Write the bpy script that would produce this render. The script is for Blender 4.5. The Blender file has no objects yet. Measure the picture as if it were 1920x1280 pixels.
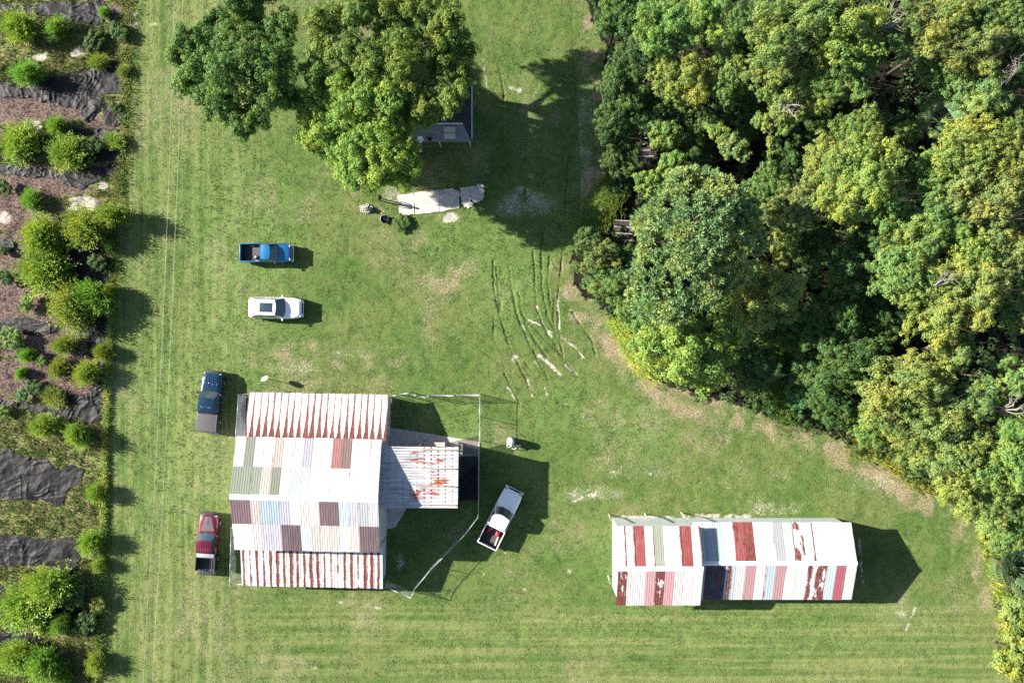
import bpy, bmesh, math, random
import numpy as np
from mathutils import Vector, Matrix, Euler

# ------------------------------------------------------------------ camera, sky, sun, exposure
S = bpy.context.scene
CAM_H = 70.0            # drone height above the lawn in metres
PPM = 20.0              # photograph pixels per metre of lawn
cam_data = bpy.data.cameras.new('camera')
cam = bpy.data.objects.new('camera', cam_data)
S.collection.objects.link(cam)
cam.location = (0, 0, CAM_H)
cam_data.sensor_width = 36.0
cam_data.lens = 36.0 * CAM_H * PPM / 1920.0
cam_data.clip_start = 0.5
cam_data.clip_end = 3000.0
S.camera = cam

SUN_EL = 27.0
SUN_TRAVEL = math.radians(-13.5)         # compass of the way the light travels, from +X
world = bpy.data.worlds.new('World')
S.world = world
world.use_nodes = True
wn = world.node_tree.nodes
wl = world.node_tree.links
sky = wn.new('ShaderNodeTexSky')
sky.sky_type = 'NISHITA'
sky.sun_disc = False
sky.sun_elevation = math.radians(SUN_EL)
sky.sun_rotation = math.radians(90) - (SUN_TRAVEL + math.pi)
bg = wn.get('Background')
bg.inputs[1].default_value = 0.055
wl.new(sky.outputs[0], bg.inputs[0])

sun_data = bpy.data.lights.new('sun', 'SUN')
sun_data.energy = 5.0
sun_data.angle = math.radians(0.53)
sun_data.color = (1.0, 0.93, 0.82)
sun = bpy.data.objects.new('sun', sun_data)
S.collection.objects.link(sun)
ce = math.cos(math.radians(SUN_EL))
sun_dir = Vector((math.cos(SUN_TRAVEL) * ce, math.sin(SUN_TRAVEL) * ce, -math.sin(math.radians(SUN_EL))))
sun.rotation_euler = sun_dir.to_track_quat('-Z', 'Y').to_euler()
sun.location = (-60, 15, 60)

S.view_settings.view_transform = 'Standard'
S.view_settings.look = 'None'
S.view_settings.exposure = 1.85
S.view_settings.gamma = 1.0
S.view_settings.use_curve_mapping = False
S.render.engine = 'CYCLES'
S.cycles.max_bounces = 5
S.cycles.diffuse_bounces = 2
S.cycles.glossy_bounces = 2
S.cycles.transmission_bounces = 3
S.cycles.transparent_max_bounces = 8
S.cycles.use_denoising = False

# ------------------------------------------------------------------ helpers
rng = np.random.default_rng(7)
random.seed(7)
C = S.collection
R = math.radians


def P(px, py, h=0.0):
    """photograph pixel at height h -> world x, y"""
    k = (1.0 - h / CAM_H) / PPM
    return ((px - 960.0) * k, (640.0 - py) * k)


def tag(o, label=None, cat=None, group=None, kind=None):
    if label: o['label'] = label
    if cat: o['category'] = cat
    if group: o['group'] = group
    if kind: o['kind'] = kind
    return o


def empty(name, loc=(0, 0, 0), rz=0.0, label=None, cat=None, group=None):
    o = bpy.data.objects.new(name, None)
    C.objects.link(o)
    o.location = loc
    o.rotation_euler = (0, 0, rz)
    o.empty_display_size = 0.2
    return tag(o, label, cat, group)


def link_obj(name, me, parent=None, mats=None, loc=None, rot=None, scale=None):
    o = bpy.data.objects.new(name, me)
    C.objects.link(o)
    if mats:
        for m in (mats if isinstance(mats, (list, tuple)) else [mats]):
            if m.name not in [x.name for x in me.materials if x]:
                me.materials.append(m)
    if parent: o.parent = parent
    if loc is not None: o.location = loc
    if rot is not None: o.rotation_euler = rot
    if scale is not None: o.scale = scale
    return o


class MB:
    """collects simple shapes; build() links them as one mesh object"""

    def __init__(s):
        s.v, s.f, s.sm, s.mi = [], [], [], []

    def add(s, verts, faces, smooth=False, mi=0, mat=None):
        b = len(s.v)
        if mat is not None:
            verts = [mat @ Vector(p) for p in verts]
        s.v += [tuple(p) for p in verts]
        for f in faces:
            s.f.append(tuple(i + b for i in f)); s.sm.append(smooth); s.mi.append(mi)
        return s

    def box(s, c, d, rot=None, mi=0, bev=0.0):
        x, y, z = d[0] / 2, d[1] / 2, d[2] / 2
        M = Matrix.Translation(c)
        if rot is not None: M = M @ Euler(rot).to_matrix().to_4x4()
        if bev <= 0:
            vs = [(-x, -y, -z), (x, -y, -z), (x, y, -z), (-x, y, -z), (-x, -y, z), (x, -y, z), (x, y, z), (-x, y, z)]
            fs = [(0, 3, 2, 1), (4, 5, 6, 7), (0, 1, 5, 4), (1, 2, 6, 5), (2, 3, 7, 6), (3, 0, 4, 7)]
            return s.add(vs, fs, False, mi, M)
        b = bev
        bm = bmesh.new()
        bmesh.ops.create_cube(bm, size=1.0)
        for v in bm.verts: v.co = Vector((v.co.x * d[0], v.co.y * d[1], v.co.z * d[2]))
        bmesh.ops.bevel(bm, geom=bm.edges[:], offset=b, segments=2, affect='EDGES', profile=0.6)
        bm.verts.index_update()
        s.add([v.co.copy() for v in bm.verts], [tuple(v.index for v in f.verts) for f in bm.faces], True, mi, M)
        bm.free()
        return s

    def tube(s, pts, r, n=6, mi=0, cap=True, smooth=True):
        pts = [Vector(p) for p in pts]
        rs = r if isinstance(r, (list, tuple)) else [r] * len(pts)
        b0 = len(s.v); rings = []
        for i, p in enumerate(pts):
            d = (pts[min(i + 1, len(pts) - 1)] - pts[max(i - 1, 0)])
            if d.length < 1e-9: d = Vector((0, 0, 1))
            d.normalize()
            u = d.cross(Vector((0, 0, 1)))
            if u.length < 1e-3: u = d.cross(Vector((1, 0, 0)))
            u.normalize(); w = d.cross(u)
            rings.append([p + (u * math.cos(2 * math.pi * k / n) + w * math.sin(2 * math.pi * k / n)) * rs[i] for k in range(n)])
        vs = [q for ring in rings for q in ring]
        fs = []
        for i in range(len(pts) - 1):
            for k in range(n):
                a, b = i * n + k, i * n + (k + 1) % n
                fs.append((a, b, b + n, a + n))
        if cap:
            fs.append(tuple(range(n)))
            fs.append(tuple(reversed(range((len(pts) - 1) * n, len(pts) * n))))
        return s.add(vs, fs, smooth, mi)

    def lathe(s, prof, n=16, M=None, mi=0, smooth=True):
        vs, fs = [], []
        for (r, z) in prof:
            for k in range(n):
                a = 2 * math.pi * k / n
                vs.append((r * math.cos(a), r * math.sin(a), z))
        for i in range(len(prof) - 1):
            for k in range(n):
                a, b = i * n + k, i * n + (k + 1) % n
                fs.append((a, b, b + n, a + n))
        if prof[0][0] > 1e-4: fs.append(tuple(reversed(range(n))))
        if prof[-1][0] > 1e-4: fs.append(tuple(range((len(prof) - 1) * n, len(prof) * n)))
        return s.add(vs, fs, smooth, mi, M)

    def prism(s, poly, z0, z1, mi=0, M=None):
        n = len(poly)
        vs = [(p[0], p[1], z0) for p in poly] + [(p[0], p[1], z1) for p in poly]
        fs = [tuple(reversed(range(n))), tuple(range(n, 2 * n))]
        fs += [(k, (k + 1) % n, n + (k + 1) % n, n + k) for k in range(n)]
        return s.add(vs, fs, False, mi, M)

    def ell(s, c, r, n=10, m=6, mi=0, M=None):
        vs, fs = [], []
        for j in range(m + 1):
            t = math.pi * j / m
            for k in range(n):
                a = 2 * math.pi * k / n
                vs.append((c[0] + r[0] * math.sin(t) * math.cos(a), c[1] + r[1] * math.sin(t) * math.sin(a), c[2] + r[2] * math.cos(t)))
        for j in range(m):
            for k in range(n):
                a, b = j * n + k, j * n + (k + 1) % n
                fs.append((a, a + n, b + n, b))
        return s.add(vs, fs, True, mi, M)

    def grid(s, pts, smooth=True, mi=0):
        """pts[i][j] 3-D points"""
        ni, nj = len(pts), len(pts[0])
        vs = [q for row in pts for q in row]
        fs = [(i * nj + j, (i + 1) * nj + j, (i + 1) * nj + j + 1, i * nj + j + 1) for i in range(ni - 1) for j in range(nj - 1)]
        return s.add(vs, fs, smooth, mi)

    def mesh(s, name):
        me = bpy.data.meshes.new(name)
        me.from_pydata(s.v, [], s.f)
        me.polygons.foreach_set('use_smooth', s.sm)
        me.polygons.foreach_set('material_index', s.mi)
        me.update()
        return me

    def build(s, name, mats, parent=None, loc=None, rot=None):
        return link_obj(name, s.mesh(name), parent, mats, loc, rot)


def np_mesh(name, V, F, smooth=False, nv=4):
    """fast mesh from arrays: V (n,3), F (m,nv)"""
    me = bpy.data.meshes.new(name)
    V = np.asarray(V, np.float32); F = np.asarray(F, np.int32)
    me.vertices.add(len(V)); me.vertices.foreach_set('co', V.ravel())
    me.loops.add(F.size); me.loops.foreach_set('vertex_index', F.ravel())
    me.polygons.add(len(F))
    me.polygons.foreach_set('loop_start', np.arange(0, F.size, nv, dtype=np.int32))
    me.polygons.foreach_set('use_smooth', np.full(len(F), smooth, bool))
    me.update(calc_edges=True)
    return me


def fattr(me, name, data, dom='POINT', typ='FLOAT'):
    a = me.attributes.new(name, typ, dom)
    a.data.foreach_set('value' if typ == 'FLOAT' else 'color', np.asarray(data, np.float32).ravel())


# ------------------------------------------------------------------ numpy noise
def _hash(ix, iy, seed):
    h = (ix.astype(np.int64) * 374761393 + iy.astype(np.int64) * 668265263 + seed * 1442695041) & 0xFFFFFFFF
    h = ((h ^ (h >> 13)) * 1274126177) & 0xFFFFFFFF
    return ((h ^ (h >> 16)) & 0xFFFF) / 65535.0


def vnoise(x, y, seed=0):
    ix = np.floor(x); iy = np.floor(y)
    fx = x - ix; fy = y - iy
    fx = fx * fx * (3 - 2 * fx); fy = fy * fy * (3 - 2 * fy)
    a = _hash(ix, iy, seed); b = _hash(ix + 1, iy, seed)
    c = _hash(ix, iy + 1, seed); d = _hash(ix + 1, iy + 1, seed)
    return (a * (1 - fx) + b * fx) * (1 - fy) + (c * (1 - fx) + d * fx) * fy


def fbm(x, y, sc=1.0, octv=4, seed=0):
    t = np.zeros_like(x); amp = 0.5; tot = 0
    for o in range(octv):
        t += amp * vnoise(x * sc * 2 ** o + 17.3 * o, y * sc * 2 ** o - 9.1 * o, seed + o)
        tot += amp; amp *= 0.5
    return t / tot


def sstep(a, b, x):
    t = np.clip((x - a) / (b - a), 0, 1)
    return t * t * (3 - 2 * t)


# ------------------------------------------------------------------ node helpers
def nd(nt, t, ins=None, **pr):
    n = nt.nodes.new(t)
    for k, v in pr.items(): setattr(n, k, v)
    for k, v in (ins or {}).items():
        s = n.inputs[k]
        if isinstance(v, bpy.types.NodeSocket): nt.links.new(v, s)
        else: s.default_value = v
    return n


def col(c):
    return (c[0], c[1], c[2], 1.0)


def mixc(nt, f, a, b, mode='MIX'):
    n = nd(nt, 'ShaderNodeMix', data_type='RGBA', blend_type=mode, clamp_factor=True)
    for i, v in ((0, f), (6, a), (7, b)):
        if isinstance(v, bpy.types.NodeSocket): nt.links.new(v, n.inputs[i])
        else: n.inputs[i].default_value = v if i == 0 else col(v)
    return n.outputs[2]


def mth(nt, op, a, b=None, c=None, clamp=False):
    n = nd(nt, 'ShaderNodeMath', operation=op, use_clamp=clamp)
    for i, v in enumerate((a, b, c)):
        if v is None: continue
        if isinstance(v, bpy.types.NodeSocket): nt.links.new(v, n.inputs[i])
        else: n.inputs[i].default_value = v
    return n.outputs[0]


def mrange(nt, v, a, b, c=0.0, d=1.0, smooth=True):
    n = nd(nt, 'ShaderNodeMapRange', {'Value': v, 'From Min': a, 'From Max': b, 'To Min': c, 'To Max': d})
    n.interpolation_type = 'SMOOTHSTEP' if smooth else 'LINEAR'
    return n.outputs[0]


def noise(nt, vec, scale, detail=3.0, rough=0.55):
    return nd(nt, 'ShaderNodeTexNoise', {'Vector': vec, 'Scale': scale, 'Detail': detail, 'Roughness': rough}).outputs[0]


def vmul(nt, vec, xyz):
    return nd(nt, 'ShaderNodeVectorMath', {0: vec, 1: xyz}, operation='MULTIPLY').outputs[0]


def vadd(nt, a, b):
    return nd(nt, 'ShaderNodeVectorMath', {0: a, 1: b}, operation='ADD').outputs[0]


def new_mat(name, rough=0.6, spec=0.4, metal=0.0, base=None, coat=0.0):
    m = bpy.data.materials.new(name)
    m.use_nodes = True
    b = m.node_tree.nodes['Principled BSDF']
    b.inputs['Roughness'].default_value = rough
    b.inputs['Specular IOR Level'].default_value = spec
    b.inputs['Metallic'].default_value = metal
    b.inputs['Coat Weight'].default_value = coat
    b.inputs['Coat Roughness'].default_value = 0.06
    if base is not None: b.inputs['Base Color'].default_value = col(base)
    return m, m.node_tree, b


def plain(name, base, rough=0.6, spec=0.4, metal=0.0, coat=0.0, var=0.12, sc=6.0, bump=0.0):
    """one colour broken up by a little procedural wear"""
    m, nt, b = new_mat(name, rough, spec, metal, base, coat)
    tc = nd(nt, 'ShaderNodeTexCoord')
    n = noise(nt, tc.outputs['Object'], sc, 4.0)
    k = mrange(nt, n, 0.3, 0.7, 1.0 - var, 1.0 + var, False)
    c = nd(nt, 'ShaderNodeVectorMath', {0: base, 3: k}, operation='SCALE').outputs[0]
    nt.links.new(c, b.inputs['Base Color'])
    if bump > 0:
        bp = nd(nt, 'ShaderNodeBump', {'Strength': bump, 'Distance': 0.02, 'Height': n})
        nt.links.new(bp.outputs[0], b.inputs['Normal'])
    return m

# ------------------------------------------------------------------ what grows or lies where on the ground
def poly_mask(X, Y, pts, wid, soft):
    """1 inside wid metres of a polyline (photo pixels), fading over soft"""
    m = np.zeros_like(X)
    q = [P(*p) for p in pts]
    for (x0, y0), (x1, y1) in zip(q[:-1], q[1:]):
        r = wid + soft + 0.05
        s = (X > min(x0, x1) - r) & (X < max(x0, x1) + r) & (Y > min(y0, y1) - r) & (Y < max(y0, y1) + r)
        if not s.any(): continue
        xs, ys = X[s], Y[s]
        dx, dy = x1 - x0, y1 - y0
        t = np.clip(((xs - x0) * dx + (ys - y0) * dy) / (dx * dx + dy * dy + 1e-9), 0, 1)
        d = np.hypot(xs - x0 - t * dx, ys - y0 - t * dy)
        m[s] = np.maximum(m[s], 1 - sstep(wid, wid + soft, d))
    return m


def in_poly(X, Y, pts):
    q = [P(*p) for p in pts]
    ins = np.zeros(X.shape, bool)
    n = len(q)
    for i in range(n):
        x0, y0 = q[i]; x1, y1 = q[(i + 1) % n]
        if y0 == y1: continue
        c = ((y0 > Y) != (y1 > Y)) & (X < (x1 - x0) * (Y - y0) / (y1 - y0) + x0)
        ins ^= c
    return ins


def ell_mask(X, Y, px, py, rx, ry, soft=0.5, ang=0.0):
    cx, cy = P(px, py)
    dx, dy = (X - cx) * PPM, -(Y - cy) * PPM
    c, s = math.cos(R(ang)), math.sin(R(ang))
    u, v = (dx * c + dy * s) / rx, (-dx * s + dy * c) / ry
    return 1 - sstep(1 - soft, 1 + soft, np.hypot(u, v))


def edge_x(Y):
    """east edge of the planting bed (metres) for a world y"""
    py = 640 - Y * PPM
    px = np.interp(py, [-600, 0, 100, 240, 330, 420, 560, 640, 760, 900, 1000, 1100, 1200, 1280, 2000],
                   [252, 248, 244, 240, 232, 222, 212, 208, 202, 198, 196, 194, 190, 188, 180])
    return (px - 960) / PPM


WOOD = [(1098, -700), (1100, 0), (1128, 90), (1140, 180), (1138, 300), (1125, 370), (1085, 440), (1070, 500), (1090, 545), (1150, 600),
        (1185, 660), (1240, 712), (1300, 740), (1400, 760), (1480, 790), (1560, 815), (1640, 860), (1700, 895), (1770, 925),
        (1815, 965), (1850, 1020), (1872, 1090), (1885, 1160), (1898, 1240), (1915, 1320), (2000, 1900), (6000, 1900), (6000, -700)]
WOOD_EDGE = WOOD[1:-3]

SAND_LINES = [
    ([(1003, 560), (1011, 592), (1022, 615), (1036, 633)], .10), ([(990, 597), (1007, 606), (1027, 620), (1050, 631), (1077, 649), (1095, 669)], .10),
    ([(1011, 665), (1022, 674), (1036, 688), (1050, 703)], .18), ([(1045, 549), (1047, 583), (1050, 617)], .12), ([(978, 606), (991, 638)], .06),
    ([(1068, 581), (1079, 597)], .10), ([(1059, 683), (1082, 701)], .14), ([(988, 710), (1000, 747)], .10), ([(952, 726), (968, 753)], .10),
    ([(1000, 675), (1010, 690)], .06), ([(1018, 720), (1026, 740)], .10),
    ([(1165, 968), (1220, 971), (1290, 967), (1405, 968)], .22), ([(1075, 940), (1095, 932), (1118, 926)], .14), ([(1205, 882), (1220, 888)], .12),
    ([(1612, 1010), (1615, 1060), (1620, 1105)], .14), ([(1700, 1180), (1712, 1150), (1716, 1140)], .12), ([(1830, 985), (1850, 1010)], .2),
    ([(680, 1132), (720, 1142)], .14),
    ([(950, 1035), (925, 1058), (905, 1080)], .05), ([(955, 165), (975, 170)], .2), ([(905, 110), (915, 175)], .08),
]
RUTS = [
    [(924, 488), (927, 540), (934, 580), (945, 620), (958, 655), (975, 690), (1000, 735)], [(930, 500), (935, 545), (940, 585)], [(955, 500), (960, 545), (966, 580), (978, 612), (993, 645), (1012, 680), (1030, 715)],
    [(972, 548), (978, 585), (990, 615), (1006, 645)], [(1000, 470), (1003, 530), (1006, 575), (1018, 610), (1036, 640), (1060, 680), (1085, 705)], [(1018, 440), (1016, 500), (1018, 545), (1026, 590), (1040, 620)],
    [(1055, 470), (1050, 520), (1046, 560), (1048, 600), (1050, 640), (1056, 670)], [(1068, 575), (1080, 597), (1097, 620), (1111, 640), (1116, 665)], [(985, 597), (1007, 620), (1027, 640), (1050, 665)], [(1040, 560), (1038, 600), (1042, 630)],
    [(945, 700), (962, 730), (975, 760)], [(1030, 480), (1027, 530), (1032, 575)],
    [(934, 554), (938, 597), (947, 624), (954, 647)], [(963, 552), (968, 583), (979, 610), (993, 642)], [(1054, 488), (1051, 515)],
    [(1004, 572), (1018, 608)], [(1047, 579), (1048, 628)], [(1077, 595), (1097, 620), (1111, 638), (1113, 654)], [(1011, 647), (1025, 670)],
    [(926, 592), (926, 635)], [(925, 504), (925, 520)], [(997, 626), (1013, 651)], [(1016, 545), (1014, 480), (1018, 440)], [(985, 680), (1004, 702)],
    [(900, 655), (930, 675)], [(1085, 420), (1090, 330), (1082, 200), (1075, 100), (1070, 0)], [(1110, 410), (1118, 330), (1112, 200), (1106, 90)],
    [(1060, 400), (1066, 300)], [(940, 260), (945, 180), (935, 120)],
    [(1560, 885), (1600, 885), (1640, 905), (1665, 930)], [(1600, 905), (1630, 915)], [(1760, 1000), (1785, 1040)], [(1700, 1000), (1708, 1030), (1722, 1050)],
    [(1690, 1160), (1720, 1200), (1750, 1240)], [(1740, 1140), (1760, 1170), (1790, 1200)], [(1815, 1060), (1825, 1090)], [(1700, 990), (1715, 1005)],
    [(300, 960), (303, 800), (316, 600), (328, 330), (335, 200)], [(276, 1180), (280, 1050), (302, 900)], [(287, 1180), (296, 1050)],
    [(480, 280), (478, 340), (474, 420)], [(430, 850), (425, 720)], [(1440, 940), (1446, 965)], [(1462, 935), (1466, 970)], [(1480, 940), (1484, 968)],
]

# mulch and weed areas of the planting bed
MULCH = [(30, 200, 120, 30), (110, 205, 60, 25), (70, 340, 90, 30), (40, 400, 60, 45), (30, 560, 60, 40), (60, 620, 90, 30), (130, 660, 70, 30),
         (60, 705, 90, 40), (150, 725, 60, 28), (30, 470, 50, 40), (190, 250, 40, 30), (110, 350, 60, 22), (190, 660, 22, 30), (215, 25, 20, 15), (160, 560, 50, 40)]
BARE = [(155, 380, 26, 16), (5, 408, 14, 12), (70, 240, 10, 10), (145, 98, 12, 9), (250, 25, 8, 8), (288, 48, 10, 5), (75, 105, 14, 8), (253, 48, 6, 10),
        (845, 408, 13, 8), (190, 348, 10, 8), (1700, 1015, 8, 5), (1690, 1150, 12, 8), (968, 672, 6, 6), (1064, 754, 4, 4), (980, 362, 25, 14), (1065, 1072, 8, 5), (990, 1108, 8, 5), (750, 1058, 10, 14), (735, 1098, 18, 6), (640, 1130, 8, 5), (590, 1252, 6, 4), (1380, 1210, 6, 4), (1150, 880, 5, 3), (745, 1045, 8, 14)]


def masks(X, Y):
    m = {}
    px = X * PPM + 960; py = 640 - Y * PPM
    n1 = fbm(X, Y, .22, 5, 3); n2 = fbm(X, Y, .9, 4, 11); n3 = fbm(X, Y, 2.6, 3, 23)
    wob = (n2 - .5) * 1.6 + (n3 - .5) * .6
    ex = edge_x(Y)
    bed = sstep(-.25, .25, ex - X + wob * .35)
    m['bed'] = bed
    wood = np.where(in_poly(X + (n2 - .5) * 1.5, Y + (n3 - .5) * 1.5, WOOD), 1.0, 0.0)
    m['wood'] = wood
    dry = np.zeros_like(X)
    dry = np.maximum(dry, poly_mask(X, Y, [(p[0] - 12, p[1] + 18) for p in WOOD_EDGE[6:]], .3, 3.0) * (.36 + .55 * sstep(.33, .68, n2 * .6 + n1 * .4)))
    dry = np.maximum(dry, poly_mask(X, Y, [(1180, 670), (1240, 730), (1330, 765), (1440, 790), (1540, 825), (1620, 870), (1700, 915)], .5, 2.8) * (.38 + .58 * sstep(.30, .65, n2 * .6 + n1 * .4)))
    dry = np.maximum(dry, poly_mask(X, Y, [(1110, 40), (1122, 150), (1122, 300), (1100, 420)], .2, 1.6) * 1.0 * sstep(.3, .6, n2))
    for (a, b, rx, ry, k) in [(600, 668, 190, 34, .85), (840, 510, 75, 60, .75), (720, 375, 75, 38, .8), (620, 380, 60, 120, .25), (1450, 905, 420, 55, .5),
                              (1440, 950, 70, 30, .8), (1250, 960, 170, 22, .6), (1560, 1210, 330, 80, .35), (1020, 130, 50, 150, .4), (1720, 950, 130, 55, .5),
                              (540, 1180, 260, 60, .3), (300, 1150, 60, 110, .45), (860, 420, 120, 30, .3), (640, 745, 170, 12, .8), (580, 1120, 140, 16, .5),
                              (1100, 900, 110, 60, .45), (1780, 1150, 130, 150, .4), (560, 60, 70, 60, .35), (1060, 500, 30, 60, .2), (270, 640, 60, 500, .14), (320, 1220, 30, 60, .4)]:
        dry = np.maximum(dry, ell_mask(X, Y, a, b, rx, ry, .6) * k * sstep(.18, .75, n2 * .6 + n1 * .4))
    dry = np.maximum(dry, .46 * sstep(.45, .69, n1) * (.5 + n2))
    m['dry'] = np.clip(dry, 0, 1) * (1 - bed)
    sand = np.zeros_like(X)
    for pts, w in SAND_LINES:
        sand = np.maximum(sand, poly_mask(X + (n3 - .5) * .3, Y + (n2 - .5) * .3, pts, w * .35, w * 1.3) * (.25 + .75 * sstep(.25, .6, n3)) * .85)
    for (a, b, rx, ry) in BARE:
        sand = np.maximum(sand, ell_mask(X + (n3 - .5) * .9, Y + (n2 - .5) * .9, a, b, rx, ry, .5) * (.55 + .45 * sstep(.22, .5, n3)) * (1.0 if a < 260 or (a, b) == (845, 408) else .6))
    sand = np.maximum(sand, .35 * sstep(.66, .76, n3 * .5 + n2 * .5) * (1 - bed))
    for (a, b, rx, ry, k) in [(540, 690, 85, 14, .36), (670, 662, 85, 14, .34), (840, 515, 60, 50, .26), (1440, 905, 300, 40, .25), (620, 742, 150, 8, .4), (1110, 925, 60, 18, .5), (1200, 880, 120, 30, .3), (1450, 955, 60, 18, .45),
                              (735, 365, 40, 22, .4), (1000, 200, 40, 120, .3), (1100, 250, 25, 180, .4), (1690, 1150, 60, 60, .3), (960, 620, 80, 90, .22), (1640, 905, 60, 20, .4), (320, 1100, 40, 120, .25), (250, 400, 60, 300, .18), (985, 385, 70, 30, .5)]:
        sand = np.maximum(sand, ell_mask(X, Y, a, b, rx, ry, .6) * k * (.5 + n2))
    m['sand'] = sand
    rut = np.zeros_like(X)
    for pts in RUTS:
        long_ = (abs(pts[0][1] - pts[-1][1]) > 180 and not 915 < pts[0][0] < 1060) or pts[0][0] < 500
        rut = np.maximum(rut, (.45 if long_ else .95) * poly_mask(X + (n3 - .5) * .22, Y, pts, .02, .10) * (.35 + .5 * sstep(.36, .58, n2)))
    m['rut'] = rut
    mul = np.zeros_like(X)
    for (a, b, rx, ry) in MULCH:
        mul = np.maximum(mul, ell_mask(X + wob * .6, Y + (n3 - .5), a, b, rx, ry, .25))
    mul = np.maximum(mul, sstep(.64, .72, n2) * ((py > 190) & (py < 760)))
    m['mulch'] = mul * bed
    # mowing direction: along y on the west strip, along x in the south
    m['strv'] = sstep(560, 380, px) * (1 - bed)
    m['strh'] = sstep(1085, 1160, py) * (1 - bed) * sstep(380, 560, px)
    # thicker, greener grass
    lush = np.zeros_like(X)
    for (a, b, rx, ry) in [(820, 790, 100, 60), (960, 540, 70, 90), (430, 480, 120, 260), (1060, 770, 70, 60), (1200, 800, 60, 50), (330, 820, 90, 160), (1330, 1170, 260, 40), (1050, 330, 90, 120), (920, 450, 110, 40), (1500, 1180, 200, 40)]:
        lush = np.maximum(lush, ell_mask(X, Y, a, b, rx, ry, .7))
    m['lush'] = lush * (1 - bed) * sstep(.3, .6, n1 * .4 + n2 * .6)
    return m


def ground_colour(nt):
    """the one colour recipe shared by the soil sheet and the grass blades"""
    geo = nd(nt, 'ShaderNodeNewGeometry')
    pos = geo.outputs['Position']
    a1 = nd(nt, 'ShaderNodeAttribute', attribute_name='m1')
    a2 = nd(nt, 'ShaderNodeAttribute', attribute_name='m2')
    s1 = nd(nt, 'ShaderNodeSeparateColor', {0: a1.outputs['Color']})
    s2 = nd(nt, 'ShaderNodeSeparateColor', {0: a2.outputs['Color']})
    dry, sand, mulch = s1.outputs[0], s1.outputs[1], s1.outputs[2]
    lush, wood, bed = s2.outputs[0], s2.outputs[1], s2.outputs[2]
    nA = noise(nt, pos, .16, 5, .6)
    nB = noise(nt, pos, 1.1, 5, .65)
    nD = noise(nt, pos, 2.6, 3, .6)
    nC = noise(nt, pos, 6.0, 4, .7)
    c = mixc(nt, mrange(nt, nA, .38, .60), (.066, .116, .027), (.120, .146, .047))
    nE = noise(nt, pos, .42, 4, .6)
    c = mixc(nt, mth(nt, 'MULTIPLY', mrange(nt, nE, .50, .66), .55), c, (.050, .098, .023))
    c = mixc(nt, mth(nt, 'MULTIPLY', mrange(nt, nE, .46, .32), .45), c, (.142, .160, .056))
    c = mixc(nt, mth(nt, 'MULTIPLY', mrange(nt, nB, .35, .7), .7), c, (.094, .155, .038))
    c = mixc(nt, mth(nt, 'MULTIPLY', lush, .85), c, (.110, .180, .048))
    c = mixc(nt, mth(nt, 'MULTIPLY', mrange(nt, nD, .38, .62), .34), c, mixc(nt, 1.0, c, (.52, .58, .55), 'MULTIPLY'))
    # mowing stripes
    sv = noise(nt, vmul(nt, pos, (1.5, .05, 0)), 1.0, 5, .7)
    sh = noise(nt, vmul(nt, pos, (.045, 1.5, 0)), 1.0, 5, .7)
    kv = mth(nt, 'MULTIPLY', a1.outputs['Alpha'], mrange(nt, sv, .40, .66))
    kh = mth(nt, 'MULTIPLY', a2.outputs['Alpha'], mrange(nt, sh, .40, .66))
    c = mixc(nt, mth(nt, 'MULTIPLY', kv, .6), c, (.205, .225, .085))
    c = mixc(nt, mth(nt, 'MULTIPLY', mth(nt, 'MULTIPLY', a1.outputs['Alpha'], mrange(nt, sv, .46, .34)), .5), c, (.060, .105, .026))
    c = mixc(nt, mth(nt, 'MULTIPLY', kh, .55), c, (.215, .230, .090))
    # dry thatch
    dn = mth(nt, 'ADD', dry, mth(nt, 'ADD', mth(nt, 'MULTIPLY', mth(nt, 'SUBTRACT', nB, .5), .7), mth(nt, 'MULTIPLY', mth(nt, 'SUBTRACT', nC, .5), 1.7)), clamp=True)
    dryc = mixc(nt, mrange(nt, nC, .35, .65), (.185, .140, .088), (.29, .24, .16))
    c = mixc(nt, mth(nt, 'MULTIPLY', mrange(nt, dn, .30, .95), .9), c, dryc)
    # weeds of the planting bed
    wc = mixc(nt, mrange(nt, nB, .38, .62), (.085, .125, .030), (.215, .205, .085))
    c = mixc(nt, bed, c, wc)
    # wood-chip mulch
    vo = nd(nt, 'ShaderNodeTexVoronoi', {'Vector': pos, 'Scale': 9.0})
    vs = nd(nt, 'ShaderNodeSeparateColor', {0: vo.outputs['Color']})
    mc = mixc(nt, vs.outputs[0], (.022, .016, .014), (.18, .125, .11))
    c = mixc(nt, mulch, c, mc)
    sc = mixc(nt, mrange(nt, nC, .3, .7), (.25, .225, .185), (.44, .41, .365))
    sn = mth(nt, 'ADD', sand, mth(nt, 'MULTIPLY', mth(nt, 'SUBTRACT', nC, .5), 1.1))
    c = mixc(nt, mrange(nt, sn, .30, .80), c, sc)
    rt = nd(nt, 'ShaderNodeAttribute', attribute_name='rut').outputs['Fac']
    c = mixc(nt, mth(nt, 'MULTIPLY', mrange(nt, rt, .2, .8), .7), c, (.050, .055, .026))
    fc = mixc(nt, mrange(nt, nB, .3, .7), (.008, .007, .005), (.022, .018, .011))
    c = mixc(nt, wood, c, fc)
    return c, nC, nB


def pack(me, m, dom='POINT'):
    fattr(me, 'm1', np.stack([m['dry'], m['sand'], m['mulch'], m['strv']], 1), dom, 'FLOAT_COLOR')
    fattr(me, 'rut', m['rut'], dom)
    fattr(me, 'm2', np.stack([m['lush'], m['wood'], m['bed'], m['strh']], 1), dom, 'FLOAT_COLOR')


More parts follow.
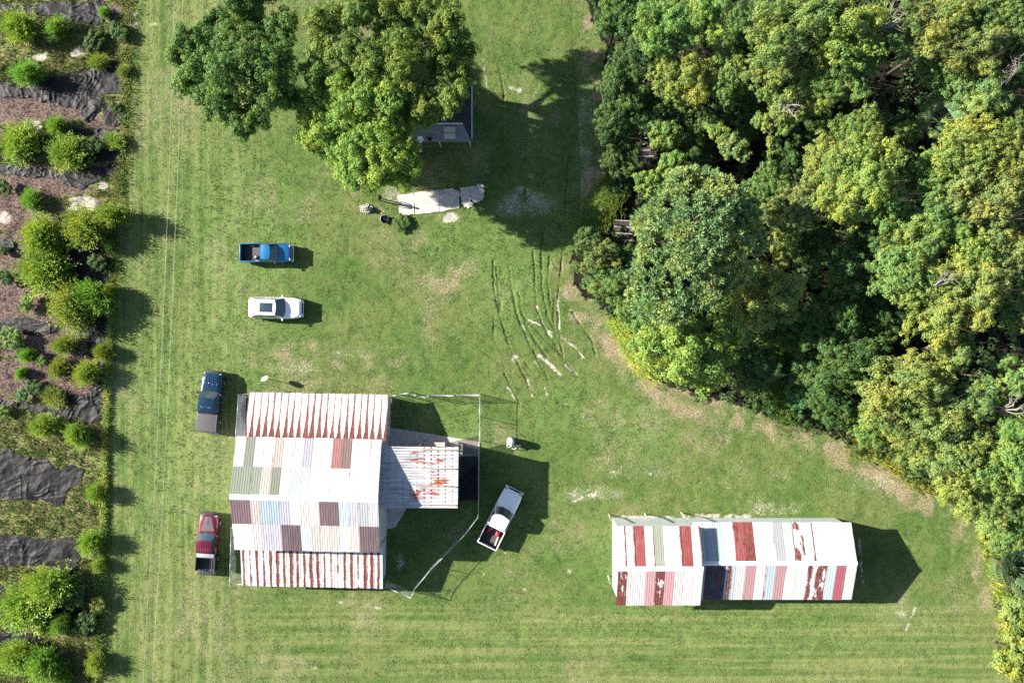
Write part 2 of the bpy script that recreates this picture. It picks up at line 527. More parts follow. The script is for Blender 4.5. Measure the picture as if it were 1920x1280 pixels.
# the ground: one sheet, fine where the camera looks, out to the horizon
def axis(lo, hi, step, far):
    a = np.arange(lo, hi + 1e-6, step)
    out = [lo - d for d in (2, 6, 14, 30, 60, 120, 260, far)][::-1]
    return np.concatenate([out, a, [hi + d for d in (2, 6, 14, 30, 60, 120, 260, far)]])


gx = axis(-51, 51, .2, 900); gy = axis(-35, 35, .2, 900)
gx = np.unique(np.concatenate([gx[(gx < -3) | (gx > 9)], np.arange(-3, 9.01, .085)])); gy = np.unique(np.concatenate([gy[(gy < -6) | (gy > 8)], np.arange(-6, 8.01, .085)]))
GX, GY = np.meshgrid(gx, gy)
GXf, GYf = GX.ravel(), GY.ravel()
gm = masks(GXf, GYf)
gz = (fbm(GXf, GYf, .08, 3, 5) - .5) * .06 + (fbm(GXf, GYf, 1.3, 3, 8) - .5) * .06 - gm['rut'] * .11 - np.clip(gm['sand'], 0, 1) * .015
gz += gm['bed'] * (fbm(GXf, GYf, .9, 4, 31) - .5) * .25
gz -= .02
nx, ny = len(gx), len(gy)
idx = np.arange(nx * ny).reshape(ny, nx)
F = np.stack([idx[:-1, :-1].ravel(), idx[:-1, 1:].ravel(), idx[1:, 1:].ravel(), idx[1:, :-1].ravel()], 1)
gme = np_mesh('ground', np.stack([GXf, GYf, gz], 1), F, True)
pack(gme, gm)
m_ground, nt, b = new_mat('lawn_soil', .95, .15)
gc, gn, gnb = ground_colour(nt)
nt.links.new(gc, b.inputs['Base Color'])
bp = nd(nt, 'ShaderNodeBump', {'Strength': .8, 'Distance': .08, 'Height': mth(nt, 'ADD', gn, gnb)})
nt.links.new(bp.outputs[0], b.inputs['Normal'])
ground = link_obj('ground', gme, None, m_ground)
tag(ground, kind='structure')

FOOT = []      # rectangles without grass: x0, x1, y0, y1


# mown grass and bed weeds: blades, nobody could count them
def blades(name, label, X, Y, Z, m, ln, wd, lift, mat):
    n = len(X)
    a = rng.uniform(0, 2 * np.pi, n)
    ca, sa = np.cos(a), np.sin(a)
    px_, py_ = -sa * wd * .5, ca * wd * .5
    root = np.stack([X, Y, Z - .01], 1)
    V = np.empty((n, 3, 3), np.float32)
    V[:, 0] = root + np.stack([px_, py_, 0 * wd], 1)
    V[:, 1] = root - np.stack([px_, py_, 0 * wd], 1)
    V[:, 2] = root + np.stack([ca * ln * (1 - lift), sa * ln * (1 - lift), ln * lift], 1)
    me = np_mesh(name, V.reshape(-1, 3), np.arange(n * 3).reshape(n, 3), False, 3)
    pack(me, {k: np.repeat(v, 3) for k, v in m.items()})
    fattr(me, 'lr', np.repeat(rng.random(n), 3))
    o = link_obj(name, me, None, mat)
    return tag(o, label, 'grass', kind='stuff')


m_blade, nt, b = new_mat('grass_blade', .7, .25)
gc, gn, gnb = ground_colour(nt)
lr = nd(nt, 'ShaderNodeAttribute', attribute_name='lr').outputs['Fac']
gc2 = nd(nt, 'ShaderNodeVectorMath', {0: mixc(nt, mrange(nt, lr, .5, 1, .0, .3, False), gc, (.155, .185, .062)), 3: mrange(nt, lr, 0, 1, .6, 1.45, False)}, operation='SCALE').outputs[0]
nt.links.new(gc2, b.inputs['Base Color'])
tr = nd(nt, 'ShaderNodeBsdfTranslucent', {'Color': gc2})
mx = nd(nt, 'ShaderNodeMixShader', {0: .42, 1: b.outputs[0], 2: tr.outputs[0]})
nt.links.new(mx.outputs[0], nt.nodes['Material Output'].inputs[0])


def gheight(X, Y):
    return ((fbm(X, Y, .08, 3, 5) - .5) * .06 + (fbm(X, Y, 1.3, 3, 8) - .5) * .06 - .02)


def sow():
    n = 820000
    X = rng.uniform(-51, 51, n); Y = rng.uniform(-34.5, 34.5, n)
    ok = ~in_poly(X, Y, WOOD)
    for (x0, x1, y0, y1) in FOOT: ok &= ~((X > x0) & (X < x1) & (Y > y0) & (Y < y1))
    X, Y = X[ok], Y[ok]
    m = masks(X, Y)
    dens = (.55 + .45 * sstep(.3, .6, fbm(X, Y, 2.3, 2, 91))) * (1 - .97 * sstep(.1, .5, m['sand'])) * (1 - .97 * sstep(.2, .6, m['mulch'])) * (1 - .45 * m['dry']) * (1 - .9 * sstep(.15, .5, m['rut']))
    for poly in FABRICS: dens *= np.where(in_poly(X, Y, poly), .03, 1)
    k = rng.random(len(X)) < dens
    X, Y = X[k], Y[k]; m = {q: v[k] for q, v in m.items()}
    Z = gheight(X, Y) + m['bed'] * (fbm(X, Y, .9, 4, 31) - .5) * .25
    cl = fbm(X, Y, 1.6, 3, 77)
    ln = rng.uniform(.06, .15, len(X)) * (1 + .5 * m['lush'] + m['bed'] * (1.0 + 2.2 * sstep(.4, .7, cl))) * (.60 + .75 * sstep(.30, .68, fbm(X, Y, 2.3, 2, 91)))
    wd = rng.uniform(.035, .08, len(X)) * (1 + .5 * m['bed'])
    lift = rng.uniform(.25, .7, len(X))
    # rank weeds of the planting bed, thicker
    nb_ = 120000
    Xb = rng.uniform(-51, -35.5, nb_); Yb = rng.uniform(-34.5, 34.5, nb_)
    mb_ = masks(Xb, Yb)
    db = mb_['bed'] * (1 - .97 * sstep(.2, .6, mb_['mulch'])) * (1 - .9 * sstep(.2, .5, mb_['sand'])) * sstep(.32, .62, fbm(Xb, Yb, .9, 3, 77))
    for poly in FABRICS: db *= np.where(in_poly(Xb, Yb, poly), .03, 1)
    kb = rng.random(nb_) < db
    Xb, Yb = Xb[kb], Yb[kb]; mb_ = {q: v[kb] for q, v in mb_.items()}
    Zb = gheight(Xb, Yb) + (fbm(Xb, Yb, .9, 4, 31) - .5) * .25
    X = np.concatenate([X, Xb]); Y = np.concatenate([Y, Yb]); Z = np.concatenate([Z, Zb]); m = {q: np.concatenate([m[q], mb_[q]]) for q in m}
    ln = np.concatenate([ln, rng.uniform(.18, .5, len(Xb))]); wd = np.concatenate([wd, rng.uniform(.05, .10, len(Xb))]); lift = np.concatenate([lift, rng.uniform(.4, .8, len(Xb))])
    blades('grass', 'short mown grass covering the whole lawn and weeds of the bed', X, Y, Z, m, ln, wd, lift, m_blade)

# ------------------------------------------------------------------ building materials
def roof_mat(name, style):
    m, nt, b = new_mat(name, .42, .5)
    tc = nd(nt, 'ShaderNodeTexCoord'); oi = nd(nt, 'ShaderNodeObjectInfo')
    g = nd(nt, 'ShaderNodeSeparateXYZ', {0: tc.outputs['Generated']})
    u, v = g.outputs[0], g.outputs[1]
    rnd = mth(nt, 'MULTIPLY', oi.outputs['Random'], 90.0)
    off = nd(nt, 'ShaderNodeCombineXYZ', {0: rnd, 1: rnd, 2: rnd}).outputs[0]
    obj = vadd(nt, tc.outputs['Object'], off)
    streak = noise(nt, vmul(nt, obj, (9.0, .7, 1.0)), 1.0, 4)
    blot = noise(nt, obj, 1.2, 4)
    dirt = mth(nt, 'MULTIPLY', mrange(nt, streak, .45, .75), mrange(nt, blot, .35, .7))
    base = mixc(nt, mth(nt, 'MULTIPLY', dirt, .75), oi.outputs['Color'], (.26, .205, .17))
    a = oi.outputs['Alpha']
    fr = noise(nt, vmul(nt, obj, (1.5, 16.0, 1.0)), 1.0, 3, .7)
    lf = noise(nt, vmul(nt, obj, (2.5, .8, 1.0)), 1.0, 3)
    if style == 'cone':        # rust creeping down from the upper edge along each seam
        d = mth(nt, 'MULTIPLY', mth(nt, 'MINIMUM', u, mth(nt, 'SUBTRACT', 1.0, u)), 2.0)
        w = mth(nt, 'ADD', a, mth(nt, 'MULTIPLY', mth(nt, 'POWER', v, mth(nt, 'ADD', 2.2, mth(nt, 'MULTIPLY', oi.outputs['Random'], 2.6))), .80))
        w = mth(nt, 'ADD', w, mth(nt, 'MULTIPLY', mth(nt, 'SUBTRACT', lf, .5), .50))
        e = mth(nt, 'ADD', d, mth(nt, 'MULTIPLY', mth(nt, 'SUBTRACT', fr, .5), .50))
        mask = mrange(nt, mth(nt, 'SUBTRACT', w, e), -.05, .05)
    elif style == 'stripe':    # one broad rusty band down the lap
        d = mth(nt, 'ABSOLUTE', mth(nt, 'SUBTRACT', u, .42))
        w = mth(nt, 'ADD', a, mth(nt, 'MULTIPLY', mth(nt, 'SUBTRACT', lf, .5), .55))
        e = mth(nt, 'ADD', d, mth(nt, 'MULTIPLY', mth(nt, 'SUBTRACT', fr, .5), .5))
        mask = mrange(nt, mth(nt, 'SUBTRACT', w, e), -.04, .04)
    elif style == 'edge':      # a ragged rusty strip along one edge only
        w = mth(nt, 'ADD', a, mth(nt, 'MULTIPLY', mth(nt, 'SUBTRACT', lf, .5), .35))
        e = mth(nt, 'ADD', u, mth(nt, 'MULTIPLY', mth(nt, 'SUBTRACT', fr, .5), .22))
        mask = mrange(nt, mth(nt, 'SUBTRACT', w, e), -.04, .04)
    else:                      # blotch: most of the sheet gone to rust
        bl = noise(nt, vmul(nt, obj, (2.4, .9, 1.0)), 1.0, 5, .6)
        mask = mrange(nt, mth(nt, 'SUBTRACT', a, bl), -.03, .03)
    rc = mixc(nt, mrange(nt, noise(nt, vmul(nt, obj, (6.0, 3.0, 1.0)), 1.0, 4), .35, .7), (.085, .017, .016), (.165, .050, .042))
    halo = mth(nt, 'MULTIPLY', mrange(nt, blot, .55, .75), .25)
    rc = mixc(nt, halo, rc, (.38, .17, .08))
    c = mixc(nt, mask, base, rc)
    nt.links.new(c, b.inputs['Base Color'])
    nt.links.new(mrange(nt, mask, 0, 1, .38, .85), b.inputs['Roughness'])
    bp = nd(nt, 'ShaderNodeBump', {'Strength': .15, 'Distance': .01, 'Height': blot})
    nt.links.new(bp.outputs[0], b.inputs['Normal'])
    return m


M_cone = roof_mat('seam_rusted_sheet', 'cone')
M_stripe = roof_mat('band_rusted_sheet', 'stripe')
M_edge = roof_mat('painted_sheet', 'edge')
M_blotch = roof_mat('rust_eaten_sheet', 'blotch')

# old galvanised sheet with rusting nail rows
M_tin, nt, b = new_mat('nailed_tin', .45, .5)
tc = nd(nt, 'ShaderNodeTexCoord'); geo = nd(nt, 'ShaderNodeNewGeometry'); pos = geo.outputs['Position']
sep = nd(nt, 'ShaderNodeSeparateXYZ', {0: pos})
fx = mth(nt, 'SUBTRACT', mth(nt, 'FRACT', mth(nt, 'MULTIPLY', sep.outputs[0], 1.62)), .5)
fy = mth(nt, 'SUBTRACT', mth(nt, 'FRACT', mth(nt, 'MULTIPLY', sep.outputs[1], 2.95)), .5)
dist = mth(nt, 'SQRT', mth(nt, 'ADD', mth(nt, 'POWER', mth(nt, 'DIVIDE', fx, 1.62), 2.0), mth(nt, 'POWER', mth(nt, 'DIVIDE', fy, 2.95), 2.0)))
big = noise(nt, pos, .55, 3)
def blotch_at(q, rx, ry):
    dx = mth(nt, 'DIVIDE', mth(nt, 'SUBTRACT', sep.outputs[0], q[0]), rx); dy = mth(nt, 'DIVIDE', mth(nt, 'SUBTRACT', sep.outputs[1], q[1]), ry)
    return mrange(nt, mth(nt, 'SQRT', mth(nt, 'ADD', mth(nt, 'MULTIPLY', dx, dx), mth(nt, 'MULTIPLY', dy, dy))), 1.25, .35)


spot = mth(nt, 'MAXIMUM', blotch_at(P(800, 858, 4.4), 1.7, 1.0), mth(nt, 'MAXIMUM', blotch_at(P(824, 905, 4.4), 1.1, 1.6), blotch_at(P(800, 925, 4.4), 1.6, .7)))
rad = mth(nt, 'ADD', mrange(nt, big, .28, .62, .012, .06), mth(nt, 'MULTIPLY', spot, .045))
dots = mrange(nt, mth(nt, 'SUBTRACT', rad, dist), -.012, .012)
sm = noise(nt, vmul(nt, pos, (.55, 2.6, 1.0)), 1.0, 4, .6)
smear = mth(nt, 'MULTIPLY', mrange(nt, mth(nt, 'ADD', sm, mth(nt, 'MULTIPLY', spot, .10)), .60, .70), mrange(nt, spot, .1, .5))
wear = noise(nt, vmul(nt, pos, (.8, 7.0, 1.0)), 1.0, 4)
c = mixc(nt, mrange(nt, wear, .35, .7), (.44, .44, .455), (.25, .26, .285))
c = mixc(nt, mth(nt, 'MULTIPLY', mth(nt, 'MULTIPLY', mrange(nt, sm, .48, .68), spot), .6), c, (.36, .21, .12))
c = mixc(nt, smear, c, (.22, .060, .030))
c = mixc(nt, dots, c, (.075, .020, .016))
nt.links.new(c, b.inputs['Base Color'])

M_wall = plain('pale_wall_sheet', (.42, .47, .50), .5, .4, 0, 0, .15, 3)
M_wood = plain('weathered_timber', (.20, .15, .11), .85, .2, 0, 0, .3, 9, .3)
M_palewood = plain('bleached_timber', (.45, .40, .34), .85, .2, 0, 0, .25, 9, .3)
M_cap = plain('ridge_sheet', (.66, .69, .66), .4, .5, 0, 0, .08, 3)
M_conc = plain('concrete', (.42, .39, .36), .9, .2, 0, 0, .22, 2.2, .2)
M_galv = plain('galvanised_pipe', (.36, .38, .40), .45, .5, .4, 0, .1, 20)
M_black = plain('black_rubber', (.016, .016, .018), .7, .3, 0, 0, .2, 12)
M_white = plain('white_plastic', (.78, .78, .77), .35, .5, 0, 0, .05, 8)


def panel_mesh(name, w, l, ribs, hr=.013, round_=False):
    xs, zs = [0.0], [0.0]
    p = w / ribs
    for i in range(ribs):
        for t, z in ((.43, 0), (.47, hr), (.53, hr), (.57, 0)):
            xs.append(p * (i + t)); zs.append(z)
    xs.append(w); zs.append(0.0)
    n = len(xs)
    V = [(x, 0, z) for x, z in zip(xs, zs)] + [(x, l, z) for x, z in zip(xs, zs)]
    Fc = [(i, i + 1, n + i + 1, n + i) for i in range(n - 1)]
    me = bpy.data.meshes.new(name)
    me.from_pydata(V, [], Fc); me.update()
    return me


_pm = {}


def put_panel(parent, O, ex, ey, w, l, ribs, mat, color, rust, hr=.016):
    key = (round(w, 3), round(l, 3), ribs, mat.name, hr)
    me = _pm.get(key)
    if me is None:
        me = panel_mesh('roof_panel', w, l, ribs, hr); me.materials.append(mat); _pm[key] = me
    o = bpy.data.objects.new('roof_panel', me)
    C.objects.link(o); o.parent = parent
    ex = Vector(ex).normalized(); ey = Vector(ey).normalized(); n = ex.cross(ey)
    M = Matrix((ex, ey, n)).transposed().to_4x4(); M.translation = Vector(O)
    o.matrix_basis = M
    j_ = random.uniform(.84, 1.08)
    o.color = (color[0] * j_, color[1] * j_, color[2] * j_, rust)
    return o


def slope(parent, x0, x1, ye, ze, yt, zt, rows, ribs=4, lift=.0, hr=.016):
    """a roof plane; rows from the eave upward, each a list of (colour, rust, material) from west to east"""
    north = ye > yt
    ey = Vector((0, yt - ye, zt - ze)); L = ey.length; ey.normalize()
    nrow = len(rows)
    for ri, row in enumerate(rows):
        n = len(row); w = (x1 - x0) / n; l = L / nrow + (.12 if ri < nrow - 1 else 0.0)
        for ci, (colr, rust, mat) in enumerate(row):
            s = (ri * L / nrow)
            up = .006 * (nrow - 1 - ri) * -1 + lift + .004 * (ci % 2) + random.uniform(0, .004)
            base = Vector((0, ye, ze)) + ey * s
            ex = Vector((-1, 0, 0)) if north else Vector((1, 0, 0))
            nrm = ex.cross(ey)
            x = x0 + (ci + 1) * w if north else x0 + ci * w
            j = random.uniform(-.03, .03) if ri == 0 else 0
            O = base + Vector((x, 0, 0)) + nrm * (.02 + ri * .012 + up) + ey * j
            put_panel(parent, O, ex, ey, w + .02, l, ribs, mat, colr, rust, hr)


def purlins(parent, name, x0, x1, ye, ze, yt, zt, n=4):
    mb = MB()
    for i in range(n):
        t = (i + .15) / (n - .7)
        mb.box(((x0 + x1) / 2, ye + (yt - ye) * t, ze + (zt - ze) * t - .06), (x1 - x0 - .1, .09, .09))
    return mb.build(name, M_wood, parent)


W = (.50, .495, .485); W2 = (.38, .38, .385); CR = (.37, .335, .31); SG = (.165, .195, .150); OL = (.18, .19, .145); BL = (.27, .33, .37); LI = (.32, .31, .36)
MV = (.165, .112, .12); DM = (.125, .086, .092); SR = (.25, .115, .105); MB_ = (.17, .115, .112); RD = (.20, .045, .046); PK = (.37, .21, .22); RS = (.32, .085, .115); CY = (.33, .39, .41); GY_ = (.30, .31, .32); SAGE = (.25, .26, .215)
e = M_edge

# ------------------------------------------------------------------ the barn with its two lean-to wings
barn = empty('barn', (-17.75, -13.4, 0), R(-1.2), 'large barn with patchwork metal roof and rusty lean-to wings', 'barn')
bx0, bx1 = -6.38, 6.28
rw = []
up1 = [W, SG, W, W, CR, W, W2, LI, W, W, SR, MB_, W, W, W]
dn1 = [SG, SG, SG, CR, OL, W, CY, W2, W, W, W, W, W, W, W]
up2 = [MV, MV, CR, BL, BL, LI, W, CR, W, MV, MV, BL, LI, GY_, W2]
dn2 = [W, W, CR, LI, LI, DM, DM, CY, CR, CR, CR, W2, CR, DM, DM]
rf = purlins(barn, 'roof', bx0, bx1, 4.95, 4.8, 0, 6.2)
slope(rf, bx0, bx1, 4.98, 4.8, 0, 6.2, [[(c, .0, e) for c in up1], [(c, .0, e) for c in dn1]])
pale = lambda c: tuple(min(.7, v * 1.35) for v in c) if min(c) > .25 else c  # extra brightness put into south-slope sheets, offsetting the weaker sun there
rf2 = purlins(barn, 'roof', bx0, bx1, -4.85, 4.8, 0, 6.2)
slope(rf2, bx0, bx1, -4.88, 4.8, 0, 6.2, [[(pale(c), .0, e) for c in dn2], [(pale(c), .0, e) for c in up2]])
mb = MB()
mb.add([(bx0 - .02, .24, 6.17), (bx1 + .02, .24, 6.17), (bx0 - .02, 0, 6.275), (bx1 + .02, 0, 6.275), (bx0 - .02, -.24, 6.17), (bx1 + .02, -.24, 6.17)],
       [(0, 2, 3, 1), (2, 4, 5, 3)])
mb.build('ridge_cap', M_cap, barn)
# lean-to wings
lf = purlins(barn, 'lean_to_roof', -6.35, 6.35, 8.65, 2.0, 4.6, 3.1)
slope(lf, -6.35, 6.35, 8.66, 2.0, 4.62, 3.1, [[(W, random.uniform(.10, .30), M_cone) for _ in range(21)]], 2)
lf2 = purlins(barn, 'lean_to_roof', -6.45, 6.25, -8.7, 2.6, -4.6, 3.3)
slope(lf2, -6.45, 6.25, -8.75, 2.6, -4.6, 3.3, [[(W, random.choice([.10, .14, .18, .22, .26, .07]), M_stripe) for _ in range(21)]], 2)
mb = MB()
for xx in (-6.15, 6.1):                                   # gable walls
    mb.add([(xx, 4.6, 0), (xx, -4.6, 0), (xx, -4.6, 4.75), (xx, 0, 6.05), (xx, 4.6, 4.75)], [(0, 1, 2, 3, 4)])
mb.add([(-6.15, 4.6, 0), (6.1, 4.6, 0), (6.1, 4.6, 4.75), (-6.15, 4.6, 4.75)], [(0, 1, 2, 3)])
mb.add([(-6.15, -4.6, 0), (6.1, -4.6, 0), (6.1, -4.6, 4.75), (-6.15, -4.6, 4.75)], [(3, 2, 1, 0)])
mb.build('wall', M_wall, barn)
for xx in (-6.1, -3.6, -1.2, 1.2, 3.6, 6.05):
    MB().box((xx, 8.3, 1.0), (.12, .12, 2.0)).build('post', M_wood, barn)
    MB().box((xx, -8.3, 1.29), (.12, .12, 2.58)).build('post', M_wood, barn)
MB().box((6.05, -6.6, 1.25), (.05, 3.6, 2.5)).build('side_wall', M_wall, barn)
MB().box((6.22, 6.6, 1.0), (.05, 3.5, 1.9)).build('side_wall', M_wall, barn)
FOOT.append((-24.3, -11.5, -22.0, -4.9))

# the flat-pitched shed on the barn's east gable
shed = empty('shed', (-8.15, -11.93, 0), R(-.8), 'low-pitched shed with nail-spotted grey tin roof against the barn gable', 'shed')
sf = MB()
for yy in (-2.4, -.8, .8, 2.4): sf.box((0, yy, 4.36), (6.5, .08, .1))
sroof = sf.build('roof', M_wood, shed)
ey = Vector((0, 1, 0))
for i in range(8):
    yy = -2.68 + i * .668
    put_panel(sroof, (-3.45, yy, 4.56 + .003 * (i % 2) + .001 * i), (6.85, 0, -.3), (0, 1, 0), 6.86, .70, 1, M_tin, W, 0, .001)
for me in [k for k in _pm if k[3] == 'nailed_tin']:
    pass
mb = MB()                                               # standing laps and ribs of the tin
for i in range(22):
    yy = -2.6 + i * .246
    mb.tube([(-3.43, yy, 4.585), (3.38, yy, 4.287)], .024, 4)
o = mb.build('roof_ribs', M_tin, sroof); o['kind'] = 'stuff'
for (xx, yy) in ((3.2, 2.5), (3.2, -2.5), (-.2, 2.5), (-.2, -2.5)):
    MB().box((xx, yy, 2.1), (.12, .12, 4.2)).build('post', M_wood, shed)
MB().box((3.24, 0, 2.15), (.05, 4.9, 3.9)).build('wall', M_wall, shed)
FOOT.append((-11.6, -4.7, -14.7, -9.2))

# ------------------------------------------------------------------ the long striped stable
st = empty('stable', (19.85, -19.72, 0), 0, 'long stable with red and white striped metal roof in two heights', 'stable')
sx0, sx1, sx2 = -10.65, -3.25, 10.62
B_, T_ = M_blotch, M_stripe
Wn = [(W, .16, e), (W2, .20, e), (RD, .10, e), (W, .10, e), (SAGE, 0, e), (W, 0, e), (W, .22, e), (RD, .30, B_), (CY, .12, e)]
Ws = [(W, .58, B_), (W, 0, e), (W, 0, e), (PK, 0, e), (W, .55, B_), (PK, .0, e), (W, 0, e), (W, 0, e), (W, 0, e)]
En = [(W, 0, e), (CY, 0, e), (CY, 0, e), (W, 0, e), (RD, .46, B_), (RD, .56, B_), (W, 0, e), (W, 0, e), (GY_, 0, e), (CY, .08, e), (W, .46, B_), (CY, .14, e), (W, 0, e), (W, 0, e), (W, 0, e), (W, 0, e)]  # first cyan pair: the taller section's bluish shade put into the colour
Es = [(CY, .22, T_), ((.022, .016, .034), .2, e), ((.03, .018, .034), .42, B_), (CY, .18, T_), (W, 0, e), (PK, 0, e), (W, 0, e), (CY, .10, e), (PK, 0, e), (W, 0, e), (W, 0, e), (W, .18, T_), (W, .57, B_), (CY, .10, e), (RS, 0, e), (W, 0, e)]  # first three sheets: taller section's shade put into their blue and near-black tones
r1 = purlins(st, 'roof', sx0, sx1, 3.35, 4.0, 0, 5.2)
slope(r1, sx0, sx1, 3.42, 4.0, 0, 5.2, [Wn], 4)
r2 = purlins(st, 'roof', sx0, sx1, -3.5, 4.0, 0, 5.2)
slope(r2, sx0, sx1, -3.56, 4.0, 0, 5.2, [Ws], 4)
r3 = purlins(st, 'roof', sx1 - .4, sx2, 3.4, 2.9, .1, 4.1)
slope(r3, sx1 - .35, sx2, 3.5, 2.9, .15, 4.1, [En], 4)
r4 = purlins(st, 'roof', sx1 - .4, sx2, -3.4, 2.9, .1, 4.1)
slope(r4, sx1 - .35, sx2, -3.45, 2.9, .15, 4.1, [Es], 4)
for (a, b_, yy, zz) in ((sx0, sx1, 0, 5.2), (sx1, sx2, .15, 4.1)):
    mb = MB()
    mb.add([(a - .02, yy + .2, zz - .03), (b_ + .02, yy + .2, zz - .03), (a - .02, yy, zz + .075), (b_ + .02, yy, zz + .075), (a - .02, yy - .2, zz - .03), (b_ + .02, yy - .2, zz - .03)], [(0, 2, 3, 1), (2, 4, 5, 3)])
    mb.build('ridge_cap', M_cap, st)
for (a, b_, h, hr_) in ((sx0 + .2, sx1 - .1, 3.9, 5.05), (sx1 - .1, sx2 - .2, 2.8, 3.95)):
    mb = MB()
    for xx in (a, b_):
        mb.add([(xx, 3.2, 0), (xx, -3.2, 0), (xx, -3.2, h), (xx, .08, hr_), (xx, 3.2, h)], [(0, 1, 2, 3, 4)])
    mb.add([(a, 3.2, 0), (b_, 3.2, 0), (b_, 3.2, h), (a, 3.2, h)], [(0, 1, 2, 3)])
    mb.add([(a, -3.2, 0), (b_, -3.2, 0), (b_, -3.2, h), (a, -3.2, h)], [(3, 2, 1, 0)])
    mb.build('wall', M_wall, st)
MB().box((10.45, -1.0, 1.0), (.06, 2.2, 2.0)).build('door', M_wood, st)
MB().box((10.46, 2.0, 1.6), (.06, .8, .8)).build('window', M_black, st)
for (xx, yy, a) in ((-10.75, 3.5, .5), (-7.4, 3.6, .45), (-4.0, 3.7, .5), (-10.85, -2.2, .7)):
    MB().tube([(xx, yy, .0), (xx - .25, yy + a * .5, 3.3)], .05, 6).build('brace_pole', M_palewood, st)
FOOT.append((9.3, 30.4, -23.1, -16.4))

# ------------------------------------------------------------------ the cottage under the trees
M_shingle, nt, b = new_mat('dark_shingle', .9, .2)
pos = nd(nt, 'ShaderNodeNewGeometry').outputs['Position']
n1 = noise(nt, pos, 2.0, 4); n2 = noise(nt, vmul(nt, pos, (4, 1.2, 1)), 3.0, 2)
c = mixc(nt, mrange(nt, n1, .3, .7), (.018, .019, .023), (.040, .041, .046))
c = mixc(nt, mth(nt, 'MULTIPLY', mrange(nt, n2, .45, .7), .5), c, (.11, .11, .115))
nt.links.new(c, b.inputs['Base Color'])
M_lshingle = plain('grey_shingle', (.20, .21, .22), .9, .2, 0, 0, .25, 5, .2)
hx0, hy0 = P(700, 150, 3.2); hx1, hy1 = P(884, 266, 2.4)
house = empty('cottage', ((hx0 + hx1) / 2, (hy0 + hy1) / 2, 0), 0, 'small cottage with dark shingled roof half hidden under the trees', 'house')
hw, hd = (hx1 - hx0) / 2, (hy0 - hy1) / 2
MB().box((-.3, .3, 1.2), (2 * hw - 1.4, 2 * hd - 1.6, 2.4)).build('wall', M_palewood, house)


def shingled(parent, A, B, D, E, rows, mat, name='shingle_course'):
    """courses of shingle from eave A-B up to D-E, each course a proud board"""
    A, B, D, E = map(Vector, (A, B, D, E))
    n = (B - A).cross(D - A).normalized()
    if n.z < 0: n = -n
    for i in range(rows):
        t0, t1 = i / rows, (i + 1.12) / rows
        p0, p1 = A.lerp(D, t0), B.lerp(E, t0)
        q0, q1 = A.lerp(D, min(t1, 1)), B.lerp(E, min(t1, 1))
        mb = MB()
        vs = [p0 + n * .035, p1 + n * .035, q1 + n * .008, q0 + n * .008, p0 + n * .0, p1 + n * .0]
        mb.add(vs, [(0, 1, 2, 3), (4, 5, 1, 0)])
        mb.build(name, mat, parent)


# upper roof: hip; lower porch roof wraps its south and east sides
ux0, ux1, uy0, uy1 = -hw, hw - .75, -hd + 1.5, hd
up = MB()
up.box(((ux0 + ux1) / 2, (uy0 + uy1) / 2, 2.9), (ux1 - ux0 - .1, uy1 - uy0 - .1, .12))
uroof = up.build('roof', M_wood, house)
rx0, rx1, ry = ux0 + 2.3, ux1 - 2.0, (uy0 + uy1) / 2
shingled(uroof, (ux0, uy0, 3.0), (ux1, uy0, 3.0), (rx0, ry, 4.2), (rx1, ry, 4.2), 9, M_shingle)
shingled(uroof, (ux1, uy1, 3.0), (ux0, uy1, 3.0), (rx1, ry, 4.2), (rx0, ry, 4.2), 9, M_shingle)
shingled(uroof, (ux1, uy0, 3.0), (ux1, uy1, 3.0), (rx1, ry, 4.2), (rx1, ry, 4.2), 9, M_shingle)
shingled(uroof, (ux0, uy1, 3.0), (ux0, uy0, 3.0), (rx0, ry, 4.2), (rx0, ry, 4.2), 9, M_shingle)
pr = MB(); pr.box((0, uy0 - .7, 2.32), (2 * hw - .3, 1.3, .08)); proof = pr.build('porch_roof', M_wood, house)
shingled(proof, (-hw + .2, -hd, 2.35), (hw, -hd, 2.35), (-hw + .2, uy0, 2.95), (ux1, uy0, 2.95), 4, M_lshingle)
shingled(proof, (hw, -hd, 2.35), (hw, uy1 - .4, 2.35), (ux1, uy0, 2.95), (ux1, uy1 - .4, 2.95), 4, M_shingle)
MB().box(((ux0 + ux1) / 2, uy0 - .02, 3.02), (ux1 - ux0, .07, .12)).build('fascia', M_white, house)
MB().box((hw + .04, (uy1 - hd) / 2, 2.36), (.08, uy1 + hd - .5, .08)).build('gutter', M_white, house)
sk = MB(); sk.box((hw - 1.95, -hd + .45, 2.66), (1.05, .5, .05), (R(22), 0, 0)); sk.build('roof_patch', M_palewood, proof)
sk = MB(); sk.box((hw - 1.95, -hd + .96, 2.87), (1.05, .5, .05), (R(22), 0, 0)); sk.build('roof_patch', M_conc, proof)
for xx in (-hw + .5, -1.2, 1.4, hw - .2):
    MB().box((xx, -hd + .15, 1.15), (.1, .1, 2.3)).build('post', M_palewood, house)
MB().box((hw - 2.2, hd - .9, 4.3), (.5, .5, 1.5)).build('chimney', M_conc, house)
FOOT.append((hx0, hx1, hy1, hy0))

# ------------------------------------------------------------------ concrete pads (part of the ground)
def ragged(poly, amp, n=5):
    """world outline of a photo polygon with broken edges"""
    q = [P(*p) for p in poly]; out = []
    for (x0, y0), (x1, y1) in zip(q, q[1:] + q[:1]):
        for i in range(n):
            t = i / n; j = amp if i else amp * .4
            out.append((x0 + (x1 - x0) * t + random.uniform(-j, j), y0 + (y1 - y0) * t + random.uniform(-j, j)))
    return out


